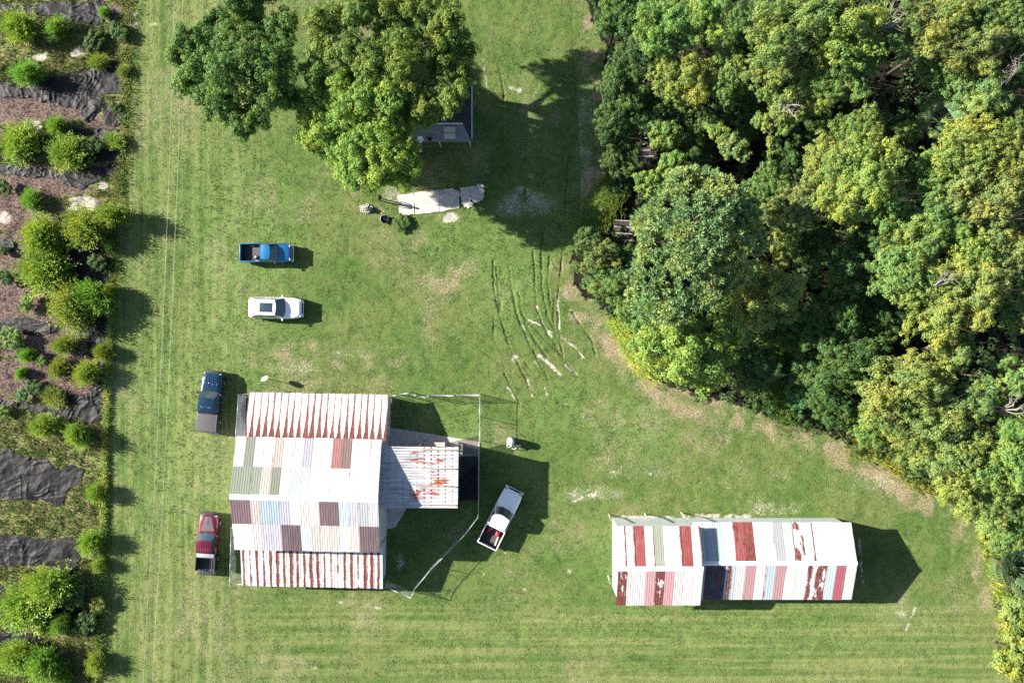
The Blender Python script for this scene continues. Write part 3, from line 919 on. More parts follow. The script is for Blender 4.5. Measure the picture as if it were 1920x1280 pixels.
patio = MB().prism(ragged([(745, 366), (775, 362), (777.5, 402), (749, 404)], .05), -.1, .055).build('patio_slab', M_conc)
tag(patio, kind='structure')
for poly, am in (([(776, 361.5), (822.5, 356), (823.5, 397), (778.5, 402)], .05), ([(823.5, 356), (846, 353), (861, 358), (861.5, 391), (824.5, 397)], .06),
             ([(863, 352), (884, 349), (905, 346), (908, 362), (906, 376), (893, 379), (884, 386), (877, 391), (865, 384)], .14)):
    MB().prism(ragged(poly, am), -.1, .055 + random.uniform(-.008, .008)).build('patio_slab', M_conc, patio)
pad = MB().prism([P(722, 800), P(800, 812), P(899, 828), P(899, 860), P(860, 985), P(705, 990)][:4] + [P(860, 900), P(722, 900)], -.1, .05).build('pen_slab', M_conc)
tag(pad, kind='structure')
MB().prism([P(728, 950), P(764, 950), P(741, 988), P(722, 992)], -.1, .065).build('pen_slab', M_conc, pad)
FOOT.append(P(722, 900) + P(899, 812)); FOOT[-1] = (FOOT[-1][0], FOOT[-1][2], FOOT[-1][1], FOOT[-1][3])

# ------------------------------------------------------------------ chain-link fences
def chainlink(mb, p0, p1, h, sp=.13, r=.0028):
    p0 = Vector((p0[0], p0[1], 0)); p1 = Vector((p1[0], p1[1], 0))
    d = p1 - p0; L = d.length; d.normalize(); up = Vector((0, 0, 1))
    s = -h
    while s < L:
        for sg in (1, -1):
            a, za, b_, zb = s, 0.05, s + h, h
            if sg < 0: za, zb = h, .05
            if a < 0: za += (zb - za) * (-a / (b_ - a)); a = 0
            if b_ > L: zb = za + (zb - za) * ((L - a) / (b_ - a)); b_ = L
            if b_ - a > .02:
                mb.tube([p0 + d * a + up * za, p0 + d * b_ + up * zb], r, 3, 0, False)
        s += sp


def fence(name, label, pts, h, closed=False, gates=()):
    """pts: photo pixels of the rail line at height h"""
    q = [P(px, py, h) for px, py in pts]
    f = empty(name, (q[0][0], q[0][1], 0), 0, label, 'fence')
    o = Vector((q[0][0], q[0][1], 0))
    loc = [Vector((x, y, 0)) - o for x, y in q]
    for i, p in enumerate(loc):
        MB().tube([p, p + Vector((random.uniform(-.03, .03), random.uniform(-.03, .03), h + .06))], .032, 8).build('post', M_galv, f)
    for a, b_ in zip(loc[:-1], loc[1:]):
        u = Vector((0, 0, h))
        MB().tube([a + u, a.lerp(b_, .5) + u - Vector((0, 0, .02)), b_ + u], .021, 6).build('top_rail', M_galv, f)
        mb = MB(); chainlink(mb, a, b_, h)
        cl = mb.build('chain_link', M_galv, f); cl['kind'] = 'stuff'
    return f


fence('pen_fence', 'chain-link fence around the small grass pen north of the shed',
      [(725, 744), (742, 741), (765, 737), (780, 741), (797, 745), (803, 742), (850, 742), (899, 741), (899, 785), (899, 830)], 1.8)
fence('pen_fence', 'chain-link fence angling round the dark pen south of the shed',
      [(898, 850), (897, 895), (897, 938), (896, 970), (870, 1004), (843, 1032), (806, 1070), (777, 1105), (771, 1121), (745, 1110), (721, 1099)], 1.8)
fence('kennel_fence', 'short chain-link run beside the rusty north wing of the barn',
      [(530, 737), (487, 738), (447, 740), (444, 782), (441, 824)], 1.8)
fence('kennel_fence', 'short chain-link run at the southwest corner of the barn',
      [(433, 988), (432, 1038), (431, 1068), (430, 1096), (455, 1095)], 1.8)

MB().prism([P(446, 742), P(462, 742), P(458, 826), P(442, 826)], -.1, .06).build('pen_slab', M_conc, pad)
# shade cloth over the dark pen
M_shade, nt, b = new_mat('black_shade_cloth', .85, .15, 0, (.006, .007, .010))
tcx = nd(nt, 'ShaderNodeTexCoord')
wv = noise(nt, tcx.outputs['Object'], 60, 1)
trn = nd(nt, 'ShaderNodeBsdfTransparent')
mx = nd(nt, 'ShaderNodeMixShader', {0: mrange(nt, wv, .4, .6, .02, .16), 1: b.outputs[0], 2: trn.outputs[0]})
nt.links.new(mx.outputs[0], nt.nodes['Material Output'].inputs[0])


def cloth(name, mat, corners, h, sag, label, cat, n=14):
    A, B, D, E = [Vector((*P(*c_, h), h)) for c_ in corners]
    pts = []
    for i in range(n + 1):
        row = []
        for j in range(n + 1):
            s, t = i / n, j / n
            p = A.lerp(B, s).lerp(E.lerp(D, s), t)
            p.z -= sag * 4 * (s * (1 - s) + t * (1 - t)) * .5 + .05 * math.sin(9 * s + 4 * t) * math.sin(7 * t)
            row.append(p)
        pts.append(row)
    mb = MB(); mb.grid(pts)
    return tag(mb.build(name, mat), label, cat)


cloth('shade_cloth', M_shade, [(857, 855), (896, 854), (896, 937), (857, 940)], 1.75, .15, 'black shade cloth stretched over the pen east of the shed', 'shade cloth')
M_net, nt, b = new_mat('thin_netting', .85, .15, 0, (.02, .022, .022))
trn = nd(nt, 'ShaderNodeBsdfTransparent')
mx = nd(nt, 'ShaderNodeMixShader', {0: .38, 1: b.outputs[0], 2: trn.outputs[0]})
nt.links.new(mx.outputs[0], nt.nodes['Material Output'].inputs[0])
cloth('bird_netting', M_net, [(838, 830), (897, 817), (896, 853), (838, 853)], 1.75, .1, 'thin see-through netting over the slab at the shed corner', 'netting')

# a plank shelf under the shed's north eave
bench = empty('plank_bench', (*P(812, 832, .8), 0), R(-1), 'pale plank bench along the north side of the shed', 'bench')
MB().box((0, .08, .8), (2.2, .16, .05)).build('seat_plank', M_palewood, bench)
MB().box((0, -.12, .8), (2.2, .16, .05)).build('seat_plank', M_palewood, bench)
for xx in (-.9, .9): MB().box((xx, 0, .39), (.08, .36, .77)).build('leg', M_wood, bench)

# ------------------------------------------------------------------ vehicles
M_glass = plain('tinted_glass', (.030, .050, .068), .08, .8, 0, .6, .05, 3)
M_chrome = plain('bright_trim', (.70, .71, .72), .22, .5, .9, 0, .05, 6)
M_tyre = plain('tyre_rubber', (.02, .02, .02), .85, .2, 0, 0, .2, 9)
M_rim = plain('alloy_rim', (.62, .63, .64), .3, .5, .8, 0, .08, 9)
M_lens = plain('headlamp_lens', (.30, .33, .36), .12, .7, 0, .5, .05, 9)
M_tail = plain('tail_lamp', (.35, .02, .02), .2, .6, 0, .5, .05, 9)
M_plastic = plain('black_trim', (.022, .022, .024), .55, .4, 0, 0, .15, 9)


def paint(name, c, metal=.25, rough=.32):
    return plain(name, c, rough, .5, metal, .9, .05, 2)


def body_loft(mb, st):
    """st: (x, half width, bottom z, shoulder z, top z) from nose to tail"""
    loops = []
    for (x, w, zb, zs, zt) in st:
        h = [(1.0 * w * .94, zb), (w * .995, zb + .14), (w, (zb + zs) / 2 + .05), (w * .985, zs - .10), (w * .93, zs), (w * .72, zt - .012), (w * .36, zt), ]
        ring = [(x, -y, z) for y, z in h] + [(x, 0, zt + .004)] + [(x, y, z) for y, z in reversed(h)]
        loops.append(ring)
    n = len(loops[0])
    vs = [p for r in loops for p in r]
    fs = []
    for i in range(len(loops) - 1):
        for k in range(n - 1):
            a = i * n + k
            fs.append((a, a + 1, a + 1 + n, a + n))
        fs.append((i * n + n - 1, i * n, i * n + n, i * n + n + n - 1))
    fs.append(tuple(range(n)))
    fs.append(tuple(reversed(range((len(loops) - 1) * n, len(loops) * n))))
    mb.add(vs, fs, True)


def cabin(car, pm, x_wb, x_wt, x_rt, x_rb, hwb, hwt, zb, zt, bow=.16, ribs=0, sunroof=False):
    """greenhouse: pillars and roof in paint, glass panes set proud of them"""
    def fr(t, v):      # windscreen point: t across -1..1, v 0 base .. 1 top
        return Vector((x_wb + (x_wt - x_wb) * v - (bow * (1 - v) + bow * .75 * v) * t * t, t * (hwb + (hwt - hwb) * v), zb + (zt - .05 * t * t - zb) * v))

    def re(t, v):
        return Vector((x_rb + (x_rt - x_rb) * v + (.05) * t * t, t * (hwb + (hwt - hwb) * v), zb + (zt - .03 - .05 * t * t - zb) * v))
    T = [-1 + .25 * i for i in range(9)]
    mb = MB()
    mb.grid([[fr(t, 0), fr(t, .5), fr(t, 1)] for t in T])
    nr = 7
    rows = []
    for t in T:
        a, b_ = fr(t, 1), re(t, 1)
        row = []
        for i in range(nr):
            s = i / (nr - 1)
            p = a.lerp(b_, s); p.z += .03 * math.sin(math.pi * s)
            row.append(p)
        rows.append(row)
    mb.grid(rows)
    mb.grid([[re(t, 1), re(t, .5), re(t, 0)] for t in T])
    for s in (-1, 1):
        mb.grid([[fr(s, 0).lerp(re(s, 0), i / 6), fr(s, 1).lerp(re(s, 1), i / 6) + Vector((0, 0, .03 * math.sin(math.pi * i / 6)))] for i in range(7)])
    cab = mb.build('cab', pm, car)
    if ribs:
        for i in range(ribs):
            t = -.62 + 1.24 * i / (ribs - 1)
            a, b_ = fr(t, 1), re(t, 1)
            MB().tube([a.lerp(b_, .12) + Vector((0, 0, .012)), a.lerp(b_, .5) + Vector((0, 0, .032)), a.lerp(b_, .9) + Vector((0, 0, .014))], .018, 5).build('roof_rib', pm, cab)
    # glass
    nrm = Vector((zt - zb, 0, x_wb - x_wt)).normalized()
    mb = MB(); mb.grid([[fr(t * .93, v) + nrm * .012 for v in (.05, .35, .65, .95)] for t in T]); mb.build('windshield', M_glass, car)
    nrm = Vector((-(zt - zb), 0, x_rt - x_rb)).normalized()
    mb = MB(); mb.grid([[re(t * .9, v) + nrm * .012 for v in (.95, .5, .1)] for t in T]); mb.build('rear_window', M_glass, car)
    for s in (-1, 1):
        out = Vector((0, s * .012, .004))
        for (a, b_) in ((.07, .47), (.52, .95)):
            mb = MB()
            pts = [fr(s, .1).lerp(re(s, .1), a) + out, fr(s, .1).lerp(re(s, .1), b_) + out, fr(s, .90).lerp(re(s, .90), b_ * .96 + .02) + out, fr(s, .90).lerp(re(s, .90), a * .9 + .02) + out]
            mb.add(pts, [(0, 1, 2, 3)]); mb.build('side_window', M_glass, car)
        MB().box((x_wb - .28, s * (hwb + .17), zb + .10), (.12, .20, .15), (0, 0, s * -.2), 0, .03).build('mirror', M_plastic if pm.name != 'white_paint' or not sunroof else pm, car)
    for t in (-.55, .15):
        a = fr(t, .02) + Vector((.03, 0, .02)); b_ = fr(t + .5, .10) + Vector((.03, 0, .03))
        MB().tube([a, a.lerp(b_, .5) + Vector((0, 0, .01)), b_], .012, 4).build('wiper', M_plastic, car)
    if sunroof:
        c_ = fr(0, 1).lerp(re(0, 1), .44)
        so = MB().box((c_.x, 0, zt + .034), (1.15, .86, .02), None, 0, .008).build('sunroof', M_glass, cab)
        MB().box((c_.x, 0, zt + .047), (.03, .84, .006)).build('sunroof_bar', M_plastic, so)
        for s in (-1, 1):
            MB().tube([(x_wt - .25, s * (hwt - .05), zt + .03), ((x_wt + x_rt) / 2, s * (hwt - .05), zt + .07), (x_rt + .15, s * (hwt - .05), zt + .02)], .02, 5).build('roof_rail', M_chrome, car)
    return cab


def wheels(car, xf, xr, hw, r=.37):
    for x in (xf, xr):
        for s in (-1, 1):
            M = Matrix.Translation((x, s * (hw - .09), r)) @ Euler((R(90), 0, 0)).to_matrix().to_4x4()
            t = MB().lathe([(r * .6, -.12), (r * .93, -.12), (r, -.08), (r, .08), (r * .93, .12), (r * .6, .12)], 20, M)
            w = t.build('wheel', M_tyre, car)
            MB().lathe([(.02, -.125), (r * .35, -.115), (r * .62, -.125), (r * .62, .125), (r * .35, .115), (.02, .125)], 14, M).build('rim', M_rim, w)
            arch = MB().lathe([(r * 1.16, -.02), (r * 1.16, .02), (.05, .02)], 18, Matrix.Translation((x, s * (hw - .02), r + .03)) @ Euler((R(90), 0, 0)).to_matrix().to_4x4())
            arch.build('wheel_arch', M_plastic, car)


def lamps(car, xn, hw, z, xt, zt, tx=.34):
    for s in (-1, 1):
        MB().box((xn, s * (hw - .20), z), (.13, .26, .12), (0, R(-18), s * R(-20)), 0, .03).build('headlight', M_lens, car)
        MB().box((xt, s * (hw - .07), zt), (.08, .14, tx), None, 0, .02).build('taillight', M_tail, car)


def pickup(name, label, loc, rz, pm, L, Wd, H, cab_len, bed_len, hood_ribs=0, roof_ribs=0, bed_paint=None, open_gate=False, cover=None, liner=True, zh=1.02, scoop=None):
    car = empty(name, (loc[0], loc[1], 0), rz, label, 'pickup truck', 'pickup trucks parked on the grass')
    a = L / 2; hw = Wd / 2
    xb = a - (L - bed_len)            # where the bed begins
    x_wb = xb + cab_len + .35
    mb = MB()
    body_loft(mb, [(a - .04, hw * .70, .42, .78, .84), (a - .10, hw * .84, .36, .86, .93), (a - .28, hw * .93, .34, .93, zh - .03), (a - .7, hw * .985, .34, zh - .05, zh + .02),
                   (x_wb + .1, hw, .34, zh, zh + .07), (x_wb - .5, hw, .34, zh + .04, zh + .09), ((x_wb + xb) / 2, hw, .34, zh + .05, zh + .09), (xb + .03, hw, .34, zh + .05, zh + .09)])
    body = mb.build('body', pm, car)
    for i in range(hood_ribs):
        t = -.5 + i / max(1, hood_ribs - 1)
        MB().tube([(a - .35, t * hw * 1.0, zh - .005), ((a - .35 + x_wb + .15) / 2, t * hw * 1.15, zh + .045), (x_wb + .15, t * hw * 1.25, zh + .065)], .022, 5).build('hood_crease', pm, body)
    if scoop:
        pts = []
        for i in range(6):
            s = i / 5; x = a - .22 + (x_wb + .12 - a + .22) * s; w = hw * (.30 + .38 * s)
            pts.append([Vector((x, -w, zh - .012 + .085 * s)), Vector((x, 0, zh + .02 + .075 * s)), Vector((x, w, zh - .012 + .085 * s))])
        m2 = MB(); m2.grid(pts); m2.build('hood_panel', scoop, body)
        MB().box(((a - .22 + x_wb) / 2, 0, zh + .06), (x_wb - a + .3, .012, .015), (0, R(-2.6), 0)).build('hood_seam', M_plastic, body)
    cabin(car, pm, x_wb, x_wb - .62, xb + .16, xb + .03, hw * .94, hw * .76, zh + .06, H, .17, roof_ribs)
    MB().box((a + .01, 0, .52), (.20, Wd * .93, .24), None, 0, .06).build('front_bumper', M_chrome if bed_paint is None else M_plastic, car)
    MB().box((a - .04, 0, .80), (.12, Wd * .55, .20), None, 0, .03).build('grille', M_plastic, car)
    # load bed
    bp_ = bed_paint or pm
    xe = -a; zt = zh + .06; t = .09
    inner = M_plastic if liner else pm
    for s in (-1, 1):
        w_ = MB().box(((xb + xe) / 2, s * (hw - t / 2 - .005), (zt + .36) / 2), (xb - xe - .03, t, zt - .36), None, 0, .025).build('bed_side', bp_, car)
        MB().box(((xb + xe) / 2, s * (hw - t - .012), (zt + .5) / 2), (xb - xe - .14, .016, zt - .56)).build('bed_liner', inner, w_)
    MB().box((xb - .06, 0, (zt + .5) / 2), (.08, Wd - .18, zt - .5)).build('bed_front', bp_, car)
    fl = MB().box(((xb + xe) / 2, 0, .50), (xb - xe - .05, Wd - .16, .06)).build('bed_floor', inner, car)
    for k in range(7):
        MB().box(((xb + xe) / 2, -hw + .28 + k * (Wd - .56) / 6, .545), (xb - xe - .2, .06, .025)).build('floor_rib', inner, fl)
    if open_gate:
        g = MB().box((xe - .26, 0, .56), (.52, Wd - .2, .06), None, 0, .015).build('tailgate', M_plastic, car)
        for k in range(6):
            MB().box((xe - .26, -hw + .3 + k * (Wd - .6) / 5, .60), (.44, .03, .02)).build('tailgate_rib', M_chrome, g)
    else:
        MB().box((xe + .03, 0, (zt + .45) / 2), (.08, Wd - .14, zt - .45), None, 0, .02).build('tailgate', bp_, car)
    MB().box((xe - .05, 0, .48), (.16, Wd * .92, .16), None, 0, .03).build('rear_bumper', M_chrome, car)
    if cover:
        cv = MB().box(((xb + xe) / 2, 0, zt + .03), (xb - xe - .16, Wd - .20, .05), None, 0, .015).build('bed_cover', cover, car)
        for s in (-1, 1): MB().box(((xb + xe) / 2, s * (hw - .10), zt + .035), (xb - xe - .1, .05, .04)).build('cover_rail', M_chrome, cv)
    wheels(car, a - .95, -a + 1.05, hw)
    lamps(car, a - .17, hw * .92, .90, -a + .03, zt - .2)
    for s in (-1, 1):
        MB().box((x_wb - 1.15, s * (hw + .012), zh - .08), (.16, .03, .03)).build('door_handle', M_plastic, car)
    return car


p_blue = paint('sky_blue_paint', (.006, .115, .28), .15)
p_navy = paint('navy_paint', (.004, .028, .068), .3, .25)
p_grey = paint('charcoal_paint', (.045, .045, .05), .3)
p_wine = paint('maroon_paint', (.115, .006, .021), .3)
p_wineb = paint('dark_wine_paint', (.030, .012, .016), .3)
p_white = paint('white_paint', (.80, .80, .80), 0)
M_cover = plain('vinyl_cover', (.070, .064, .068), .75, .3, 0, 0, .12, 14)
M_hoodg = plain('faded_hood', (.085, .072, .078), .5, .4, 0, 0, .15, 4)

c_blue = pickup('pickup_truck', 'bright blue compact pickup with open black bed, above the white car', P(498, 473.5, 1.0), R(0), p_blue, 4.75, 1.74, 1.66, 1.30, 1.95, 0)
c_navy = pickup('pickup_truck', 'navy crew-cab pickup with grey bed cover beside the barn corner', P(392, 754, 1.1), R(84), p_navy, 5.60, 1.95, 1.86, 1.75, 1.78, 4, 6, p_grey, False, M_cover, zh=1.10)
c_wine = pickup('pickup_truck', 'maroon pickup with grey hood and lowered tailgate west of the barn', P(388, 1017, 1.0), R(86.5), p_wine, 5.25, 1.86, 1.78, 1.55, 1.72, 0, 5, p_wineb, True, None, True, 1.05, M_hoodg)
MB().box((5.25 / 2 - (5.25 - 1.72) - .25, 0, 1.06), (.36, 1.62, .30), None, 0, .02).build('tool_box', plain('checker_plate', (.42, .43, .45), .4, .5, .6, 0, .1, 20), c_wine)
c_wht = pickup('pickup_truck', 'white extended-cab pickup parked at an angle by the pen fence', P(938.5, 971.5, 1.0), R(63.5), p_white, 5.75, 1.98, 1.80, 1.65, 1.95, 0)


def suv(name, label, loc, rz, pm, L, Wd, H):
    car = empty(name, (loc[0], loc[1], 0), rz, label, 'car')
    a = L / 2; hw = Wd / 2; zh = 1.0
    mb = MB()
    body_loft(mb, [(a - .03, hw * .62, .40, .70, .76), (a - .10, hw * .80, .34, .82, .88), (a - .30, hw * .90, .32, .90, .97), (a - .75, hw * .97, .32, .96, 1.03), (a - 1.45, hw, .32, 1.02, 1.09),
                   (0, hw, .32, 1.04, 1.10), (-a + .9, hw * .99, .32, 1.05, 1.10), (-a + .35, hw * .95, .34, 1.02, 1.06), (-a + .12, hw * .86, .38, .92, .95), (-a + .03, hw * .74, .42, .80, .84)])
    body = mb.build('body', pm, car)
    cabin(car, pm, a - 1.45, a - 2.2, -a + .75, -a + .22, hw * .93, hw * .74, 1.06, H, .18, 0, True)
    MB().box((-a + .62, 0, H - .03), (.34, Wd * .66, .03), (0, R(-6), 0), 0, .012).build('spoiler', pm, car)
    MB().box((a - .02, 0, .72), (.10, Wd * .50, .18), None, 0, .03).build('grille', M_plastic, car)
    MB().box((a - .03, 0, .48), (.14, Wd * .80, .20), None, 0, .05).build('front_bumper', pm, car)
    MB().box((-a + .02, 0, .52), (.14, Wd * .80, .22), None, 0, .05).build('rear_bumper', M_plastic, car)
    wheels(car, a - .95, -a + 1.0, hw, .38)
    lamps(car, a - .17, hw * .9, .84, -a + .13, .86, .2)
    for x in (.55, -.5):
        for s in (-1, 1):
            MB().box((x, s * (hw + .008), .90), (.18, .03, .03)).build('door_handle', M_chrome, car)
    return car


suv('parked_car', 'white sport utility car with dark glass sunroof on the lawn', P(515, 577, 1.0), R(-1), p_white, 5.0, 1.98, 1.70)

# loads in the beds
M_red = plain('red_plastic', (.42, .02, .045), .4, .5, 0, 0, .1, 8)
M_dark = plain('sooty_metal', (.02, .02, .02), .6, .4, .3, 0, .2, 8)


def in_car(car, x, y, z):
    return car.matrix_basis @ Vector((x, y, z))


def thing_in(car, name, label, cat, x, y, rz=0.0):
    q = in_car(car, x, y, 0)
    o = empty(name, (q.x, q.y, .535), car.rotation_euler.z + rz, label, cat)
    return o


t = thing_in(c_wht, 'fuel_can', 'red fuel can in the bed of the white pickup beside the tailgate side wall', 'fuel can', -1.45, -.42, .1)
MB().box((0, 0, .22), (.46, .34, .42), None, 0, .05).build('body', M_red, t)
MB().tube([(-.12, 0, .42), (-.12, 0, .50), (.12, 0, .50), (.12, 0, .42)], .02, 6).build('handle', M_red, t)
MB().lathe([(.045, 0), (.045, .07), (.0, .08)], 10, Matrix.Translation((.16, .1, .43))).build('cap', M_dark, t)
t = thing_in(c_wht, 'bucket', 'round red bucket near the cab of the white pickup', 'bucket', -1.25, .42)
MB().lathe([(.11, 0), (.15, .32), (.14, .32), (.10, .02), (.0, .02)], 16).build('body', M_red, t)
MB().tube([(-.15, 0, .32), (-.08, .1, .40), (.08, .1, .40), (.15, 0, .32)], .008, 5).build('handle', M_galv, t)
t = thing_in(c_wht, 'jug', 'small red jug lying in the middle of the white pickup bed', 'jug', -1.62, .52, .8)
MB().lathe([(.0, -.14), (.10, -.13), (.11, 0), (.09, .12), (.03, .17), (.03, .21), (0, .21)], 12, Matrix.Translation((0, 0, .12)) @ Euler((R(90), 0, 0)).to_matrix().to_4x4()).build('body', M_red, t)
o = MB().box((0, 0, .03), (1.15, .14, .04), (0, R(-3), 0)).build('loose_plank', M_palewood)
q = in_car(c_wht, -2.0, -.62, .60); o.location = (q.x, q.y, .60); o.rotation_euler = (0, 0, c_wht.rotation_euler.z + .12)
tag(o, 'pale loose plank along the bed of the white pickup', 'plank')
o = MB().box((0, 0, .04), (.62, .66, .05)).build('rubber_mat', M_cover)
q = in_car(c_wht, -2.1, -.40, .55); o.location = (q.x, q.y, .545); o.rotation_euler = (0, 0, c_wht.rotation_euler.z)
tag(o, 'square grey mat on the floor of the white pickup bed', 'mat')
o = MB().box((0, 0, .02), (.85, 1.15, .02)).build('rubber_mat', M_cover)
q = in_car(c_blue, -.95, -.05, .55); o.location = (q.x, q.y, .55)
tag(o, 'grey mat at the cab end of the blue pickup bed', 'mat')
t = thing_in(c_blue, 'engine_part', 'small black engine part with grey lid in the blue pickup bed', 'machine part', -.98, -.42, .3); t.location.z = .58
MB().box((0, 0, .14), (.40, .26, .26), None, 0, .04).build('block', M_dark, t)
MB().lathe([(.12, 0), (.13, .06), (.05, .09), (0, .09)], 12, Matrix.Translation((.05, 0, .27))).build('lid', M_galv, t)
MB().tube([(-.25, .1, .1), (-.3, .2, .2), (-.15, .22, .25)], .03, 6).build('hose', M_dark, t)
o = MB().box((0, 0, .03), (.45, .05, .05), None, 0, .01).build('metal_bar', M_chrome)
q = in_car(c_blue, -1.35, .66, .55); o.location = (q.x, q.y, .60); tag(o, 'short bright metal bar in the blue pickup bed', 'bar')
o = MB().box((0, 0, .05), (.75, .09, .07), None, 0, .01).build('wood_block', M_palewood)
q = in_car(c_blue, -1.15, -.70, .55); o.location = (q.x, q.y, .57); tag(o, 'pale timber offcut along the side of the blue pickup bed', 'timber')

# ------------------------------------------------------------------ well tank, satellite dishes, rubble, platforms
wx, wy = P(957.5, 828, 1.0)
tank = empty('pressure_tank', (wx, wy, 0), 0, 'white well pressure tank with bent white pipes east of the pens', 'water tank')
MB().lathe([(.30, 0), (.34, .06), (.34, 1.12), (.31, 1.27), (.2, 1.37), (.06, 1.41), (0, 1.41)], 24).build('tank', M_white, tank)
MB().tube([(-.28, -.05, 1.15), (-.33, -.25, 1.05), (-.30, -.52, .9), (-.18, -.55, .85), (.12, -.36, .9)], .035, 8).build('pipe', M_white, tank)
MB().tube([(.95, -.42, .5), (.72, -.42, .62), (.42, -.5, .62), (.32, -.5, .62)], .045, 8).build('pipe', M_white, tank)
MB().tube([(.52, -.5, .58), (.52, -.68, .4), (.32, -.78, .3), (.12, -.74, .2), (.02, -.66, .1)], .028, 8).build('hose', M_white, tank)
MB().box((.55, -.46, .3), (.3, .25, .6), None, 0, .03).build('pump', M_galv, tank)


def dish(name, label, loc, z0, r, face, tilt, pole):
    t = empty(name, (loc[0], loc[1], z0), face, label, 'satellite dish', 'satellite dishes')
    if pole > 0: MB().tube([(0, 0, 0), (0, 0, pole)], .03, 8).build('pole', M_galv, t)
    M = Matrix.Translation((0.05, 0, pole)) @ Euler((0, tilt, 0)).to_matrix().to_4x4()
    prof = [(r * i / 8, .28 * r * (i / 8) ** 2) for i in range(9)]
    d = MB(); d.lathe([(0.001, 0)] + prof[1:] + [(r * 1.02, .28 * r), (r * .6, .05 * r), (.001, -.03)], 24, M); d.build('reflector', M_white, t)
    a = M @ Vector((-r * .95, 0, .1 * r)); b_ = M @ Vector((-r * .75, 0, r * 1.15))
    MB().tube([a, b_], .02, 6).build('feed_arm', M_white, t)
    MB().box(b_, (.12, .1, .1), (0, tilt, 0), 0, .02).build('feed_horn', M_white, t)
    MB().box((0.02, 0, pole - .05), (.12, .12, .16), None, 0, .02).build('mount', M_galv, t)
    return t


dish('satellite_dish', 'white satellite dish on a short pole north of the barn', P(497, 712, 1.3), 0, .34, R(115), R(55), 1.25)
dish('satellite_dish', 'white satellite dish on the cottage porch roof', P(787, 262, 2.6), 2.42, .30, R(-40), R(35), .35)
t = MB().lathe([(.16, 0), (.19, .24), (.17, .24), (.14, .03), (0, .03)], 16).build('flower_pot', plain('terracotta', (.22, .05, .03), .8, .2, 0, 0, .2, 8))
tx, ty = P(806, 262, 2.5); t.location = (tx, ty, 2.52); tag(t, 'dark red pot on the cottage porch roof beside the dish', 'pot')

# pile of concrete blocks
def block_mesh():
    bm_ = MB()
    L_, W_, H_ = .40, .20, .20
    for yy in (-W_ / 2 + .016, W_ / 2 - .016): bm_.box((0, yy, H_ / 2), (L_, .032, H_))
    for xx in (-L_ / 2 + .016, 0, L_ / 2 - .016): bm_.box((xx, 0, H_ / 2), (.032, W_ - .064, H_))
    return bm_.mesh('concrete_block')


M_block = plain('pale_concrete_block', (.62, .61, .59), .9, .2, 0, 0, .15, 9, .2)
bme = block_mesh(); bme.materials.append(M_block)
bxx, byy = P(688, 392)
spots = [(-.42, .22, 0, .2), (-.38, -.2, 0, -.3), (.02, .28, 0, .9), (.05, -.25, 0, .1), (.40, .05, 0, 1.3), (-.22, .05, .2, .5), (.14, .06, .2, -.4), (-.04, .02, .4, .9)]
names = ['northwest of the bottom layer', 'southwest of the bottom layer', 'north of the bottom layer', 'south of the bottom layer', 'east of the bottom layer', 'west one of the middle layer', 'east one of the middle layer', 'on top of the pile']
for (dx, dy, z, a), nm in zip(spots, names):
    o = link_obj('concrete_block', bme, None, None, (bxx + dx, byy + dy, z), (0, 0, a))
    if z > .3: o.rotation_euler = (R(12), 0, a)
    tag(o, 'hollow concrete block in the pile by the patio, ' + nm, 'concrete block', 'concrete blocks piled by the patio')

# sooty fire tub and dark weed clump
t = empty('fire_tub', (*P(722, 412), 0), .3, 'sooty black fire tub with pale rim on the grass near the blocks', 'fire pit')
MB().lathe([(.30, 0), (.38, .34), (.40, .36), (.36, .35), (.28, .06), (0, .06)], 18).build('tub', M_dark, t)
MB().tube([(.39 * math.cos(k * .2), .39 * math.sin(k * .2), .37) for k in range(6, 20)], .02, 6).build('rim', M_galv, t)
for k in range(3): MB().tube([(-.25 + .2 * k, -.15, .12), (.05 + .1 * k, .2, .3)], .045, 6).build('burnt_log', M_dark, t)

# slatted dark platforms at the wood's edge
M_rustwood = plain('dark_rusty_board', (.045, .028, .026), .8, .3, 0, 0, .3, 4, .2)
M_strip = plain('pale_bar', (.34, .34, .38), .7, .3, 0, 0, .3, 6)


def platform(label, px, py, w, l, z, rz, n):
    t = empty('slatted_platform', (*P(px, py, z), 0), rz, label, 'platform', 'slatted platforms at the edge of the wood')
    for i in range(n):
        y = -l / 2 + (i + .5) * l / n
        MB().box((0, y, z), (w, l / n - .06, .05), (R(random.uniform(-2, 2)), 0, 0)).build('board', M_rustwood, t)
        MB().box((random.uniform(-.1, .1), y + l / n / 2, z + .05), (w * random.uniform(.7, 1.0), .07, .05)).build('crossbar', M_strip, t)
    for sx in (-1, 1):
        for sy in (-1, 1): MB().box((sx * (w / 2 - .1), sy * (l / 2 - .15), z / 2), (.1, .1, z)).build('leg', M_wood, t)


platform('dark slatted platform with pale crossbars just west of the big pine', 1168, 444, 1.9, 3.0, .7, R(-3), 5)
platform('dark slatted platform with pale crossbars deep under the edge trees', 1206, 288, 2.4, 2.8, .8, R(2), 5)

